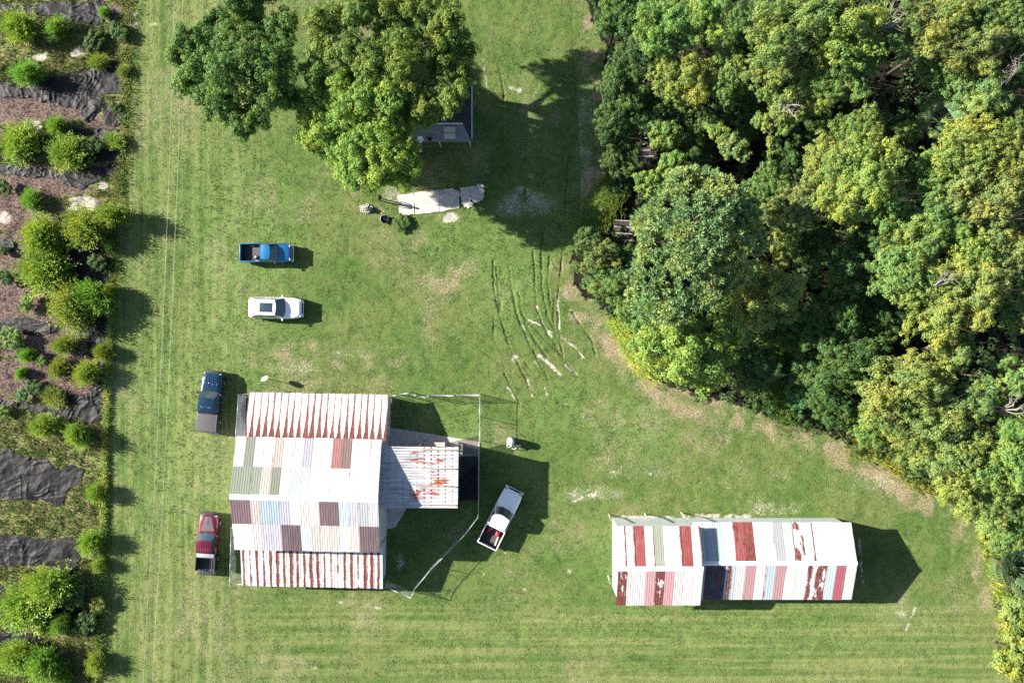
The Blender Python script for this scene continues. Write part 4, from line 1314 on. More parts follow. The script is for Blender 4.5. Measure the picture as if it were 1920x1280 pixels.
# overhead wires above the west strip
M_wire = plain('bare_wire', (.60, .60, .57), .5, .5, 0, 0, .05, 3)
for i, (xt, xm, xb_, lab) in enumerate(((326, 311, 268, 'thin pale overhead wire over the lawn, the one nearer the planting bed'), (342, 327, 285, 'thin pale overhead wire over the lawn, the one nearer the parked vehicles'))):
    pts = []
    for py, px in ((-500, xt + 26), (0, xt), (320, (xt + xm) / 2 - 1), (640, xm - 7), (960, (xm + xb_) / 2 - 2), (1280, xb_), (1800, xb_ - 24)):
        h = 7.0 + .3 * ((py - 640) / 640) ** 2
        pts.append((*P(px, py, h), h))
    o = MB().tube(pts, .0065, 5).build('overhead_wire', M_wire)
    tag(o, lab, 'wire', 'overhead wires')

# ------------------------------------------------------------------ people
M_skin = plain('skin', (.30, .17, .11), .6, .3, 0, 0, .05, 9)


def person(label, loc, rz, shirt, trousers, hair, height=1.75, arms='down', step=.1, lean=0.0, short=False):
    k = height / 1.75
    J = {}

    def v(n, x, y, z, r, par): J[n] = (Vector((x * k, y * k, z * k)), r * k, par)
    v('pelvis', 0, 0, .95, .135, None); v('waist', .01, 0, 1.10, .120, 'pelvis'); v('chest', .02 + lean * .5, 0, 1.30, .145, 'waist'); v('neckb', .02 + lean, 0, 1.46, .075, 'chest'); v('neck', .03 + lean, 0, 1.53, .052, 'neckb')
    v('headl', .045 + lean, 0, 1.61, .078, 'neck'); v('headm', .045 + lean, 0, 1.68, .094, 'headl'); v('headt', .03 + lean, 0, 1.735, .066, 'headm')
    for s, n in ((1, 'l'), (-1, 'r')):
        st_ = step * s
        v('hip' + n, 0, .09 * s, .90, .092, 'pelvis'); v('knee' + n, .03 + st_ * .5, .10 * s, .50, .062, 'hip' + n); v('calf' + n, st_ * .8 - .01, .10 * s, .34, .056, 'knee' + n); v('ankle' + n, st_ - .02, .10 * s, .09, .042, 'calf' + n)
        v('ball' + n, st_ + .09, .105 * s, .045, .042, 'ankle' + n); v('toe' + n, st_ + .16, .108 * s, .03, .030, 'ball' + n)
        v('sh' + n, .01 + lean, .17 * s, 1.42, .062, 'neckb')
        if arms == 'down': e_, w_ = (-.02, .23 * s, 1.14), (.06, .24 * s, .90)
        elif arms == 'fwd': e_, w_ = (.06, .23 * s, 1.16), (.28, .16 * s, 1.10)
        else: e_, w_ = ((-.02, .23 * s, 1.14), (.22, .14 * s, 1.05)) if s > 0 else ((-.02, .23 * s, 1.14), (.05, .24 * s, .90))
        e_ = (e_[0] + lean, e_[1], e_[2]); w_ = (w_[0] + lean, w_[1], w_[2])
        v('el' + n, *e_, .043, 'sh' + n); v('wr' + n, *w_, .030, 'el' + n)
        d = (Vector(w_) - Vector(e_)).normalized()
        p = Vector(w_) + d * .06; v('palm' + n, p.x, p.y, p.z, .030, 'wr' + n)
        side = Vector((1, 0, 0)) if abs(d.z) > .6 else Vector((0, 1, 0)) * s
        for fi, (o_, ln) in enumerate(((-.030, .060), (-.010, .075), (.010, .070), (.030, .055))):
            q0 = p + d * .035 + side * o_; q1 = q0 + d * ln * .5; q2 = q1 + (d * .8 + Vector((0, -s * .4, -.1))) * ln * .5
            v('f%d0%s' % (fi, n), *q0, .010, 'palm' + n); v('f%d1%s' % (fi, n), *q1, .009, 'f%d0%s' % (fi, n)); v('f%d2%s' % (fi, n), *q2, .0075, 'f%d1%s' % (fi, n))
        q0 = Vector(w_) + d * .02 + side * .035; q1 = q0 + d * .045 + side * .025
        v('t0' + n, *q0, .011, 'wr' + n); v('t1' + n, *q1, .009, 't0' + n)
    ks = list(J)
    me = bpy.data.meshes.new('person')
    me.from_pydata([J[n][0] for n in ks], [(ks.index(J[n][2]), i) for i, n in enumerate(ks) if J[n][2]], [])
    o = bpy.data.objects.new('person', me); C.objects.link(o)
    md = o.modifiers.new('Skin', 'SKIN')
    if not me.skin_vertices:
        bpy.data.objects.remove(o); return None
    for i, n in enumerate(ks):
        sv = me.skin_vertices[0].data[i]; sv.radius = (J[n][1], J[n][1]); sv.use_root = (n == 'pelvis')
    o.modifiers.new('Sub', 'SUBSURF').levels = 1
    dg = bpy.context.evaluated_depsgraph_get()
    ev = bpy.data.meshes.new_from_object(o.evaluated_get(dg))
    bpy.data.objects.remove(o)
    ev.materials.clear()
    for m in (shirt, trousers, M_skin, M_black): ev.materials.append(m)
    for p_ in ev.polygons:
        c = p_.center / k
        if c.z < .075: i = 3
        elif c.z < (.5 if short else .09): i = 2 if short else 1
        elif c.z < .99 and abs(c.y) < .19: i = 1
        elif c.z > 1.50: i = 2
        elif abs(c.y) > .165 and c.z < 1.22 or c.x > .2 + lean: i = 2
        else: i = 0
        p_.material_index = i; p_.use_smooth = True
    t = tag(link_obj('person', ev, None, None, (loc[0], loc[1], .055 if 'patio end' in label or 'broken end' in label else -.03), (0, 0, rz)), label, 'person')
    hd = Vector(((.045 + lean) * k, 0, 1.69 * k))
    h = MB(); h.ell(hd + Vector((-.018, 0, .022)), (.108 * k, .100 * k, .105 * k), 14, 10)
    h.v = [(x, y, z) if not (x > hd.x + .045 and z < hd.z + .05) else (hd.x + .03, y * .9, max(z, hd.z + .02)) for x, y, z in h.v]
    h.build('hair', hair, t)
    for s in (-1, 1): MB().ell(hd + Vector((.083 * k, .032 * s, .0)), (.012, .014, .010), 8, 5).build('eye', M_black, t)
    MB().ell(hd + Vector((.098 * k, 0, -.03)), (.018, .014, .025), 8, 5).build('nose', M_skin, t)
    MB().ell(hd + Vector((.086 * k, 0, -.068)), (.012, .025, .008), 8, 5).build('mouth', M_tail, t)
    return t


cl = lambda n, c: plain(n, c, .85, .2, 0, 0, .15, 20)
M_hair = cl('dark_hair', (.015, .012, .010)); M_hair2 = cl('brown_hair', (.05, .03, .02))
person('person in dark clothes standing on the grass west of the patio', P(716, 375), R(-15), cl('dark_shirt', (.012, .012, .02)), cl('dark_trousers', (.015, .017, .03)), M_hair, 1.84)
person('person in a pale blue shirt standing on the broken end of the patio', P(888, 383), R(200), cl('pale_blue_shirt', (.62, .74, .80)), cl('grey_trousers', (.12, .12, .13)), M_hair, 1.72, 'fwd', .06, .08)
person('person in a pale lilac shirt on the grass by the cottage porch', P(790, 288), R(60), cl('lilac_shirt', (.66, .64, .78)), cl('navy_trousers', (.03, .035, .07)), M_hair2, 1.74, 'one', .12, .05)

# ------------------------------------------------------------------ foliage
def leaf_mat(name, c0, c1, trans=.38, use_obj=True, rough=.55):
    """leaf colours c0..c1 per leaf, tinted by the tree's own object colour"""
    m, nt, b = new_mat(name, rough, .35)
    lr = nd(nt, 'ShaderNodeAttribute', attribute_name='lr').outputs['Fac']
    oi = nd(nt, 'ShaderNodeObjectInfo')
    tc = nd(nt, 'ShaderNodeTexCoord')
    n = noise(nt, tc.outputs['Object'], .8, 3)
    c = mixc(nt, lr, c0, c1)
    c = mixc(nt, mth(nt, 'MULTIPLY', mrange(nt, n, .35, .68), .45), c, c1)
    n_ = noise(nt, tc.outputs['Object'], .45, 2)
    c = mixc(nt, mrange(nt, n_, .38, .66), mixc(nt, 1.0, c, (.74, .92, .95), 'MULTIPLY'), mixc(nt, 1.0, c, (1.15, 1.06, .85), 'MULTIPLY'))
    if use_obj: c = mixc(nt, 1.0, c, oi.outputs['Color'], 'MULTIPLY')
    nt.links.new(c, b.inputs['Base Color'])
    tr = nd(nt, 'ShaderNodeBsdfTranslucent', {'Color': c})
    mx = nd(nt, 'ShaderNodeMixShader', {0: trans, 1: b.outputs[0], 2: tr.outputs[0]})
    nt.links.new(mx.outputs[0], nt.nodes['Material Output'].inputs[0])
    return m


M_leaf = leaf_mat('broad_leaf', (.135, .200, .060), (.275, .340, .110))
M_needle = leaf_mat('pine_needle', (.115, .185, .075), (.21, .285, .115), .3)
M_plume = leaf_mat('plume_leaf', (.135, .205, .036), (.27, .345, .072), .4)
M_palm = leaf_mat('palm_frond', (.08, .13, .055), (.17, .22, .11), .25)
M_bark = plain('bark', (.070, .055, .042), .9, .15, 0, 0, .35, 8, .6)
M_bare = plain('bare_branch', (.20, .185, .165), .9, .15, 0, 0, .2, 8, .3)


def sph(n):
    z = rng.uniform(-1, 1, n); a = rng.uniform(0, 2 * np.pi, n); r = np.sqrt(1 - z * z)
    return np.stack([r * np.cos(a), r * np.sin(a), z], 1)


def unit(v):
    return v / np.maximum(np.linalg.norm(v, axis=1, keepdims=True), 1e-6)


def quads(C0, N, ln, wd, fold=.0):
    """diamond leaves at C0 with normals N"""
    n = len(C0)
    T = unit(np.cross(N, sph(n))); B = np.cross(N, T)
    ln = ln[:, None]; wd = wd[:, None]
    V = np.empty((n, 4, 3), np.float32)
    V[:, 0] = C0 - T * ln * .5; V[:, 1] = C0 + B * wd * .5 + N * fold * wd
    V[:, 2] = C0 + T * ln * .5; V[:, 3] = C0 - B * wd * .5 + N * fold * wd
    return V


def leaf_mesh(name, V, mat, lr=None):
    n = len(V)
    me = np_mesh(name, V.reshape(-1, 3), np.arange(n * 4).reshape(n, 4), False, 4)
    fattr(me, 'lr', np.repeat(rng.random(n) if lr is None else lr, 4))
    me.materials.append(mat)
    return me


def crown(name, lobes, clump=.45, per=46, leaf=.20, cover=1.55, mat=None, flat=.75, low=-.45, nb=.9):
    """lobes: (x, y, z, r). Clumps of leaves sit on the lobes' outer skin, gaps between them"""
    L = np.asarray(lobes, float)
    cs, outs = [], []
    for i, (x, y, z, r) in enumerate(L):
        k = max(6, int(cover * 4 * np.pi * r * r * .72 / (np.pi * clump * clump)))
        d = sph(k); d = d[d[:, 2] > low]
        p = np.array([x, y, z]) + d * r * rng.uniform(.45, 1.32, (len(d), 1)) * np.array([1, 1, .85]) + rng.normal(0, .16, (len(d), 3)) * r
        keep = np.ones(len(p), bool)
        for j, (x2, y2, z2, r2) in enumerate(L):
            if j != i: keep &= np.linalg.norm((p - [x2, y2, z2]) / [1, 1, .85], axis=1) > r2 * .62
        cs.append(p[keep]); outs.append(d[keep])
    Cc = np.concatenate(cs); D = np.concatenate(outs)
    n = len(Cc)
    cr = clump * rng.uniform(.55, 1.3, n)
    idx = np.repeat(np.arange(n), np.maximum(8, (per * (cr / clump) ** 2).astype(int)))
    m = len(idx)
    q = sph(m)
    up = unit(D[idx] * .6 + np.array([0, 0, .5]))
    s = np.sum(q * up, 1)
    q = np.where((s < -.1)[:, None], q - 1.6 * s[:, None] * up, q)
    q = q * (rng.random((m, 1)) ** .4)
    pos = Cc[idx] + q * cr[idx][:, None] * np.array([1, 1, flat])
    N = unit(unit(q + 1e-4) * nb + up * .5 + sph(m) * .55)
    ln = leaf * rng.uniform(.7, 1.35, m); wd = ln * rng.uniform(.55, .8, m)
    # sparse inner leaves
    ni = int(m * .10); li = rng.integers(0, len(L), ni)
    pi_ = L[li, :3] + sph(ni) * (L[li, 3] * rng.uniform(.25, .75, ni))[:, None] * np.array([1, 1, .8])
    Vi = quads(pi_, unit(sph(ni) + np.array([0, 0, .8])), leaf * 1.7 * rng.uniform(.7, 1.3, ni), leaf * 1.3 * rng.uniform(.7, 1.3, ni), .1)
    tint = np.clip(np.repeat(0, m) + rng.random(n)[idx] * .6 + rng.random(m) * .4, 0, 1)
    return leaf_mesh(name, np.concatenate([quads(pos, N, ln, wd, .12), Vi]), mat or M_leaf, np.concatenate([tint, rng.random(ni) * .3]))


def round_lobes(Rr, n, zf=.75, spread=.62, rl=(.36, .56)):
    out = [(0, 0, 0, Rr * .62)]
    for i in range(n):
        a = 2 * math.pi * (i + rng.uniform(-.3, .3)) / n * 1.0
        d = Rr * rng.uniform(spread * .7, spread * 1.15)
        z = Rr * zf * rng.uniform(-.35, .45)
        out.append((d * math.cos(a), d * math.sin(a), z, Rr * rng.uniform(*rl)))
    for i in range(max(2, n // 3)):
        a = rng.uniform(0, 6.28); d = Rr * rng.uniform(.1, .4)
        out.append((d * math.cos(a), d * math.sin(a), Rr * zf * rng.uniform(.4, .75), Rr * rng.uniform(.3, .42)))
    return out


def shatter(lobes, k=6, rr=(.22, .44), keep=.6, up=-.25):
    """break each big lobe into smaller boughs around a shrunken core, so crevices open between them"""
    out = []
    for (x, y, z, r) in lobes:
        out.append((x, y, z - .12 * r, r * keep))
        for _ in range(k):
            d = sph(1)[0]
            while d[2] < up: d = sph(1)[0]
            q = r * rng.uniform(.55, .95)
            out.append((x + d[0] * q, y + d[1] * q, z + d[2] * q * .85, r * rng.uniform(*rr)))
    return out


def trunk_mesh(lobes, zc, r0, mat=None, nl=7):
    """tapered trunk from the ground (z=0) to the crown centre zc, limbs into the lobes (lobes relative to the centre)"""
    mb = MB()
    j = lambda s: rng.uniform(-s, s)
    pts = [(0, 0, -.1), (j(.12), j(.12), zc * .3), (j(.2), j(.2), zc * .62), (j(.25), j(.25), zc * 1.0)]
    mb.tube(pts, [r0 * 1.25, r0, r0 * .8, r0 * .45], 8)
    ls = list(lobes); ls = sorted(ls, key=lambda q: -q[3])[:nl + 3]
    for (x, y, z, r) in ls[1:nl + 1]:
        s = Vector(pts[2]).lerp(Vector(pts[1]), rng.uniform(-.3, .6)); t = Vector((x, y, zc + z + r * .3))
        mid = s.lerp(t, .5) + Vector((j(.2), j(.2), -.1 * r))
        mb.tube([s, mid, t], [r0 * .42, r0 * .26, r0 * .09], 6)
        for q in range(2):
            e_ = t + Vector((j(r), j(r), rng.uniform(.1, .7) * r))
            mb.tube([mid.lerp(t, .5), e_], [r0 * .14, r0 * .04], 5)
    me = mb.mesh('trunk'); me.materials.append(mat or M_bark)
    return me


# prototypes of the wood's trees, built at a radius of 3 m
PROTO = {}
for i in range(6):
    lb = round_lobes(3.0, [7, 8, 9, 6, 8, 10][i], [.7, .8, .65, .9, .75, .6][i], [.62, .66, .7, .55, .64, .72][i])
    PROTO['b%d' % i] = (crown('crown', shatter(lb, [8, 9, 8, 9, 8, 9][i]), [.32, .36, .30, .34, .37, .31][i], 44, [.135, .145, .13, .14, .15, .13][i], 1.35), trunk_mesh(lb, 5.0, .16))
for i in range(2):      # loose, gappy trees
    lb = round_lobes(3.0, 11, .7, .78, (.22, .36))
    PROTO['l%d' % i] = (crown('crown', shatter(lb, 5), .30, 36, .15, 1.1), trunk_mesh(lb, 5.0, .14))
for i in range(2):      # small round bushes
    lb = round_lobes(3.0, 7, .6, .55, (.42, .58))
    PROTO['s%d' % i] = (crown('crown', shatter(lb, 4), .52, 38, .30, 1.15), trunk_mesh(lb, 2.2, .14))


def needles(name, lobes, tuft=.42, per=40, cover=2.3):
    """pine: starry tufts of long needles"""
    L = np.asarray(lobes, float); cs = []; ds = []
    for i, (x, y, z, r) in enumerate(L):
        k = max(6, int(cover * 4 * np.pi * r * r * .7 / (np.pi * tuft * tuft)))
        d = sph(k); d = d[d[:, 2] > -.35]
        p = np.array([x, y, z]) + d * r * rng.uniform(.75, 1.05, (len(d), 1)) * np.array([1, 1, .7])
        keep = np.ones(len(p), bool)
        for j, (x2, y2, z2, r2) in enumerate(L):
            if j != i: keep &= np.linalg.norm((p - [x2, y2, z2]) / [1, 1, .7], axis=1) > r2 * .75
        cs.append(p[keep]); ds.append(d[keep])
    Cc = np.concatenate(cs); D = np.concatenate(ds); n = len(Cc)
    idx = np.repeat(np.arange(n), per); m = len(idx)
    dr = unit(sph(m) + D[idx] * .5 + np.array([0, 0, .45]))
    ln = tuft * rng.uniform(.7, 1.25, m)
    sidev = unit(np.cross(dr, sph(m)))
    V = np.empty((m, 4, 3), np.float32); w = (.036 * rng.uniform(.7, 1.4, m))[:, None]
    a = Cc[idx]; t = a + dr * ln[:, None]; mid = a + dr * ln[:, None] * .55
    V[:, 0] = a; V[:, 1] = mid + sidev * w; V[:, 2] = t; V[:, 3] = mid - sidev * w
    return leaf_mesh(name, V, M_needle, np.clip(rng.random(n)[idx] * .5 + rng.random(m) * .5, 0, 1))


def plume(name, Rr, Hh, nf, spread=.9):
    """nursery shrub: feathery upright sprays"""
    a = rng.uniform(0, 2 * np.pi, nf); el = rng.uniform(.25, 1.45, nf)
    d = np.stack([np.cos(a) * np.cos(el) * spread, np.sin(a) * np.cos(el) * spread, np.sin(el)], 1)
    ln = rng.uniform(.7, 1.1, nf) * (Hh * np.sin(el) ** .6 * .75 + Rr * np.cos(el) * .45)
    base = np.stack([rng.normal(0, Rr * .22, nf), rng.normal(0, Rr * .22, nf), rng.uniform(.0, .35, nf) * Hh], 1)
    k = 26
    s = np.linspace(.2, 1.0, k)
    idx = np.repeat(np.arange(nf), k); ss = np.tile(s, nf)
    p = base[idx] + d[idx] * (ln[idx] * ss)[:, None]
    p[:, 2] -= (ss ** 2) * ln[idx] * .10
    p += rng.normal(0, .065 * Rr, p.shape)
    m = len(p)
    dr = unit(d[idx] + sph(m) * .55)
    sd = unit(np.cross(dr, sph(m) * .5 + np.array([0, 0, 1.0])))
    L_ = (.125 * Rr * rng.uniform(.7, 1.3, m))[:, None]; w = (.020 * Rr * rng.uniform(.8, 1.6, m))[:, None]
    V = np.empty((m, 4, 3), np.float32)
    V[:, 0] = p; V[:, 1] = p + dr * L_ * .5 + sd * w; V[:, 2] = p + dr * L_; V[:, 3] = p + dr * L_ * .5 - sd * w
    return leaf_mesh(name, V, M_plume, np.clip(ss * .6 + rng.random(m) * .4, 0, 1))


def stems_mesh(Rr, Hh):
    mb = MB()
    for k in range(5):
        a = k * 1.3; mb.tube([(0.05 * math.cos(a), .05 * math.sin(a), -.05), (.22 * Rr * math.cos(a), .22 * Rr * math.sin(a), Hh * .35), (.4 * Rr * math.cos(a + .3), .4 * Rr * math.sin(a + .3), Hh * .75)], [.035, .025, .01], 5)
    me = mb.mesh('stem'); me.materials.append(M_bark); return me


for i in range(4):
    PROTO['p%d' % i] = (plume('crown', 1.0, [1.7, 1.5, 2.0, 1.4][i], [520, 580, 480, 620][i], [.9, 1.0, .8, 1.05][i]), stems_mesh(1.0, 1.6))
for i in range(3):
    lb = [(rng.uniform(-1.6, 1.6), rng.uniform(-1.6, 1.6), rng.uniform(-.6, 1.0), rng.uniform(.9, 1.5)) for _ in range(9)]
    PROTO['n%d' % i] = (needles('crown', lb, .50, 30), trunk_mesh(lb, 5.0, .16))


def palm_mesh(nf=22, fl=1.3):
    V = []; lr = []
    for k in range(nf):
        a = 2 * math.pi * k / nf + rng.uniform(-.15, .15); el = rng.uniform(-.15, 1.0)
        d = np.array([math.cos(a) * math.cos(el), math.sin(a) * math.cos(el), math.sin(el)])
        stalk = d * fl * rng.uniform(.55, .8)
        u = unit(np.cross(d, [0, 0, 1])[None])[0]; n_ = np.cross(u, d); t_ = rng.random()
        for q in range(17):
            b_ = (q - 8) / 8 * 1.45
            dd = d * math.cos(b_) + u * math.sin(b_) + n_ * .12 * math.cos(b_ * 2)
            L_ = fl * .85 * (1 - .22 * abs(b_)); side = np.cross(dd, n_) * .055
            p0 = stalk; pm_ = stalk + dd * L_ * .5; pt = stalk + dd * L_ + np.array([0, 0, -.22 * L_])
            V.append([p0, pm_ + side, pt, pm_ - side]); lr.append(t_ * .5 + rng.random() * .5)
        side = u * .02
        V.append([-side, stalk - side, stalk + side, side]); lr.append(.1)
    return leaf_mesh('crown', np.array(V, np.float32), M_palm, np.array(lr))


mbp = MB(); mbp.tube([(0, 0, -.1), (.05, .02, 2.5), (0, 0, 5.0)], [.2, .17, .2], 9); pt_ = mbp.mesh('trunk'); pt_.materials.append(M_bark)
PROTO['palm'] = (palm_mesh(), pt_)


def tree(name, label, cat, px, py, rpx, h, proto, tint, group=None, zsq=1.0, base=5.0, rot=None):
    """a tree whose crown middle, at height h, shows at px, py with a radius of rpx photo pixels"""
    x, y = P(px, py, h)
    rad = rpx / PPM * (1 - h / CAM_H) * (1.06 if group == WD else 1.0)
    unit_r = 1.0 if proto[0] == 'p' and proto != 'palm' else (1.9 if proto == 'palm' else (2.7 if proto[0] == 'n' else 3.0))
    s = rad / unit_r
    t = empty(name, (x, y, -.05), rng.uniform(0, 6.28) if rot is None else rot, label, cat, group)
    cm, tm = PROTO[proto]
    sq = rng.uniform(.82, 1.2)
    plm = proto[0] == 'p' and proto != 'palm'
    c = link_obj('crown', cm, t, None, (0, 0, 0 if plm else h), None, (s * sq, s / sq, (h / 1.5 if plm else s * zsq)))
    c.color = (tint[0], tint[1], tint[2], 1)
    b_ = link_obj('stem' if plm else 'trunk', tm, t, None, (0, 0, 0), None, (s, s, (h / 1.5 if plm else h / base)))
    return t


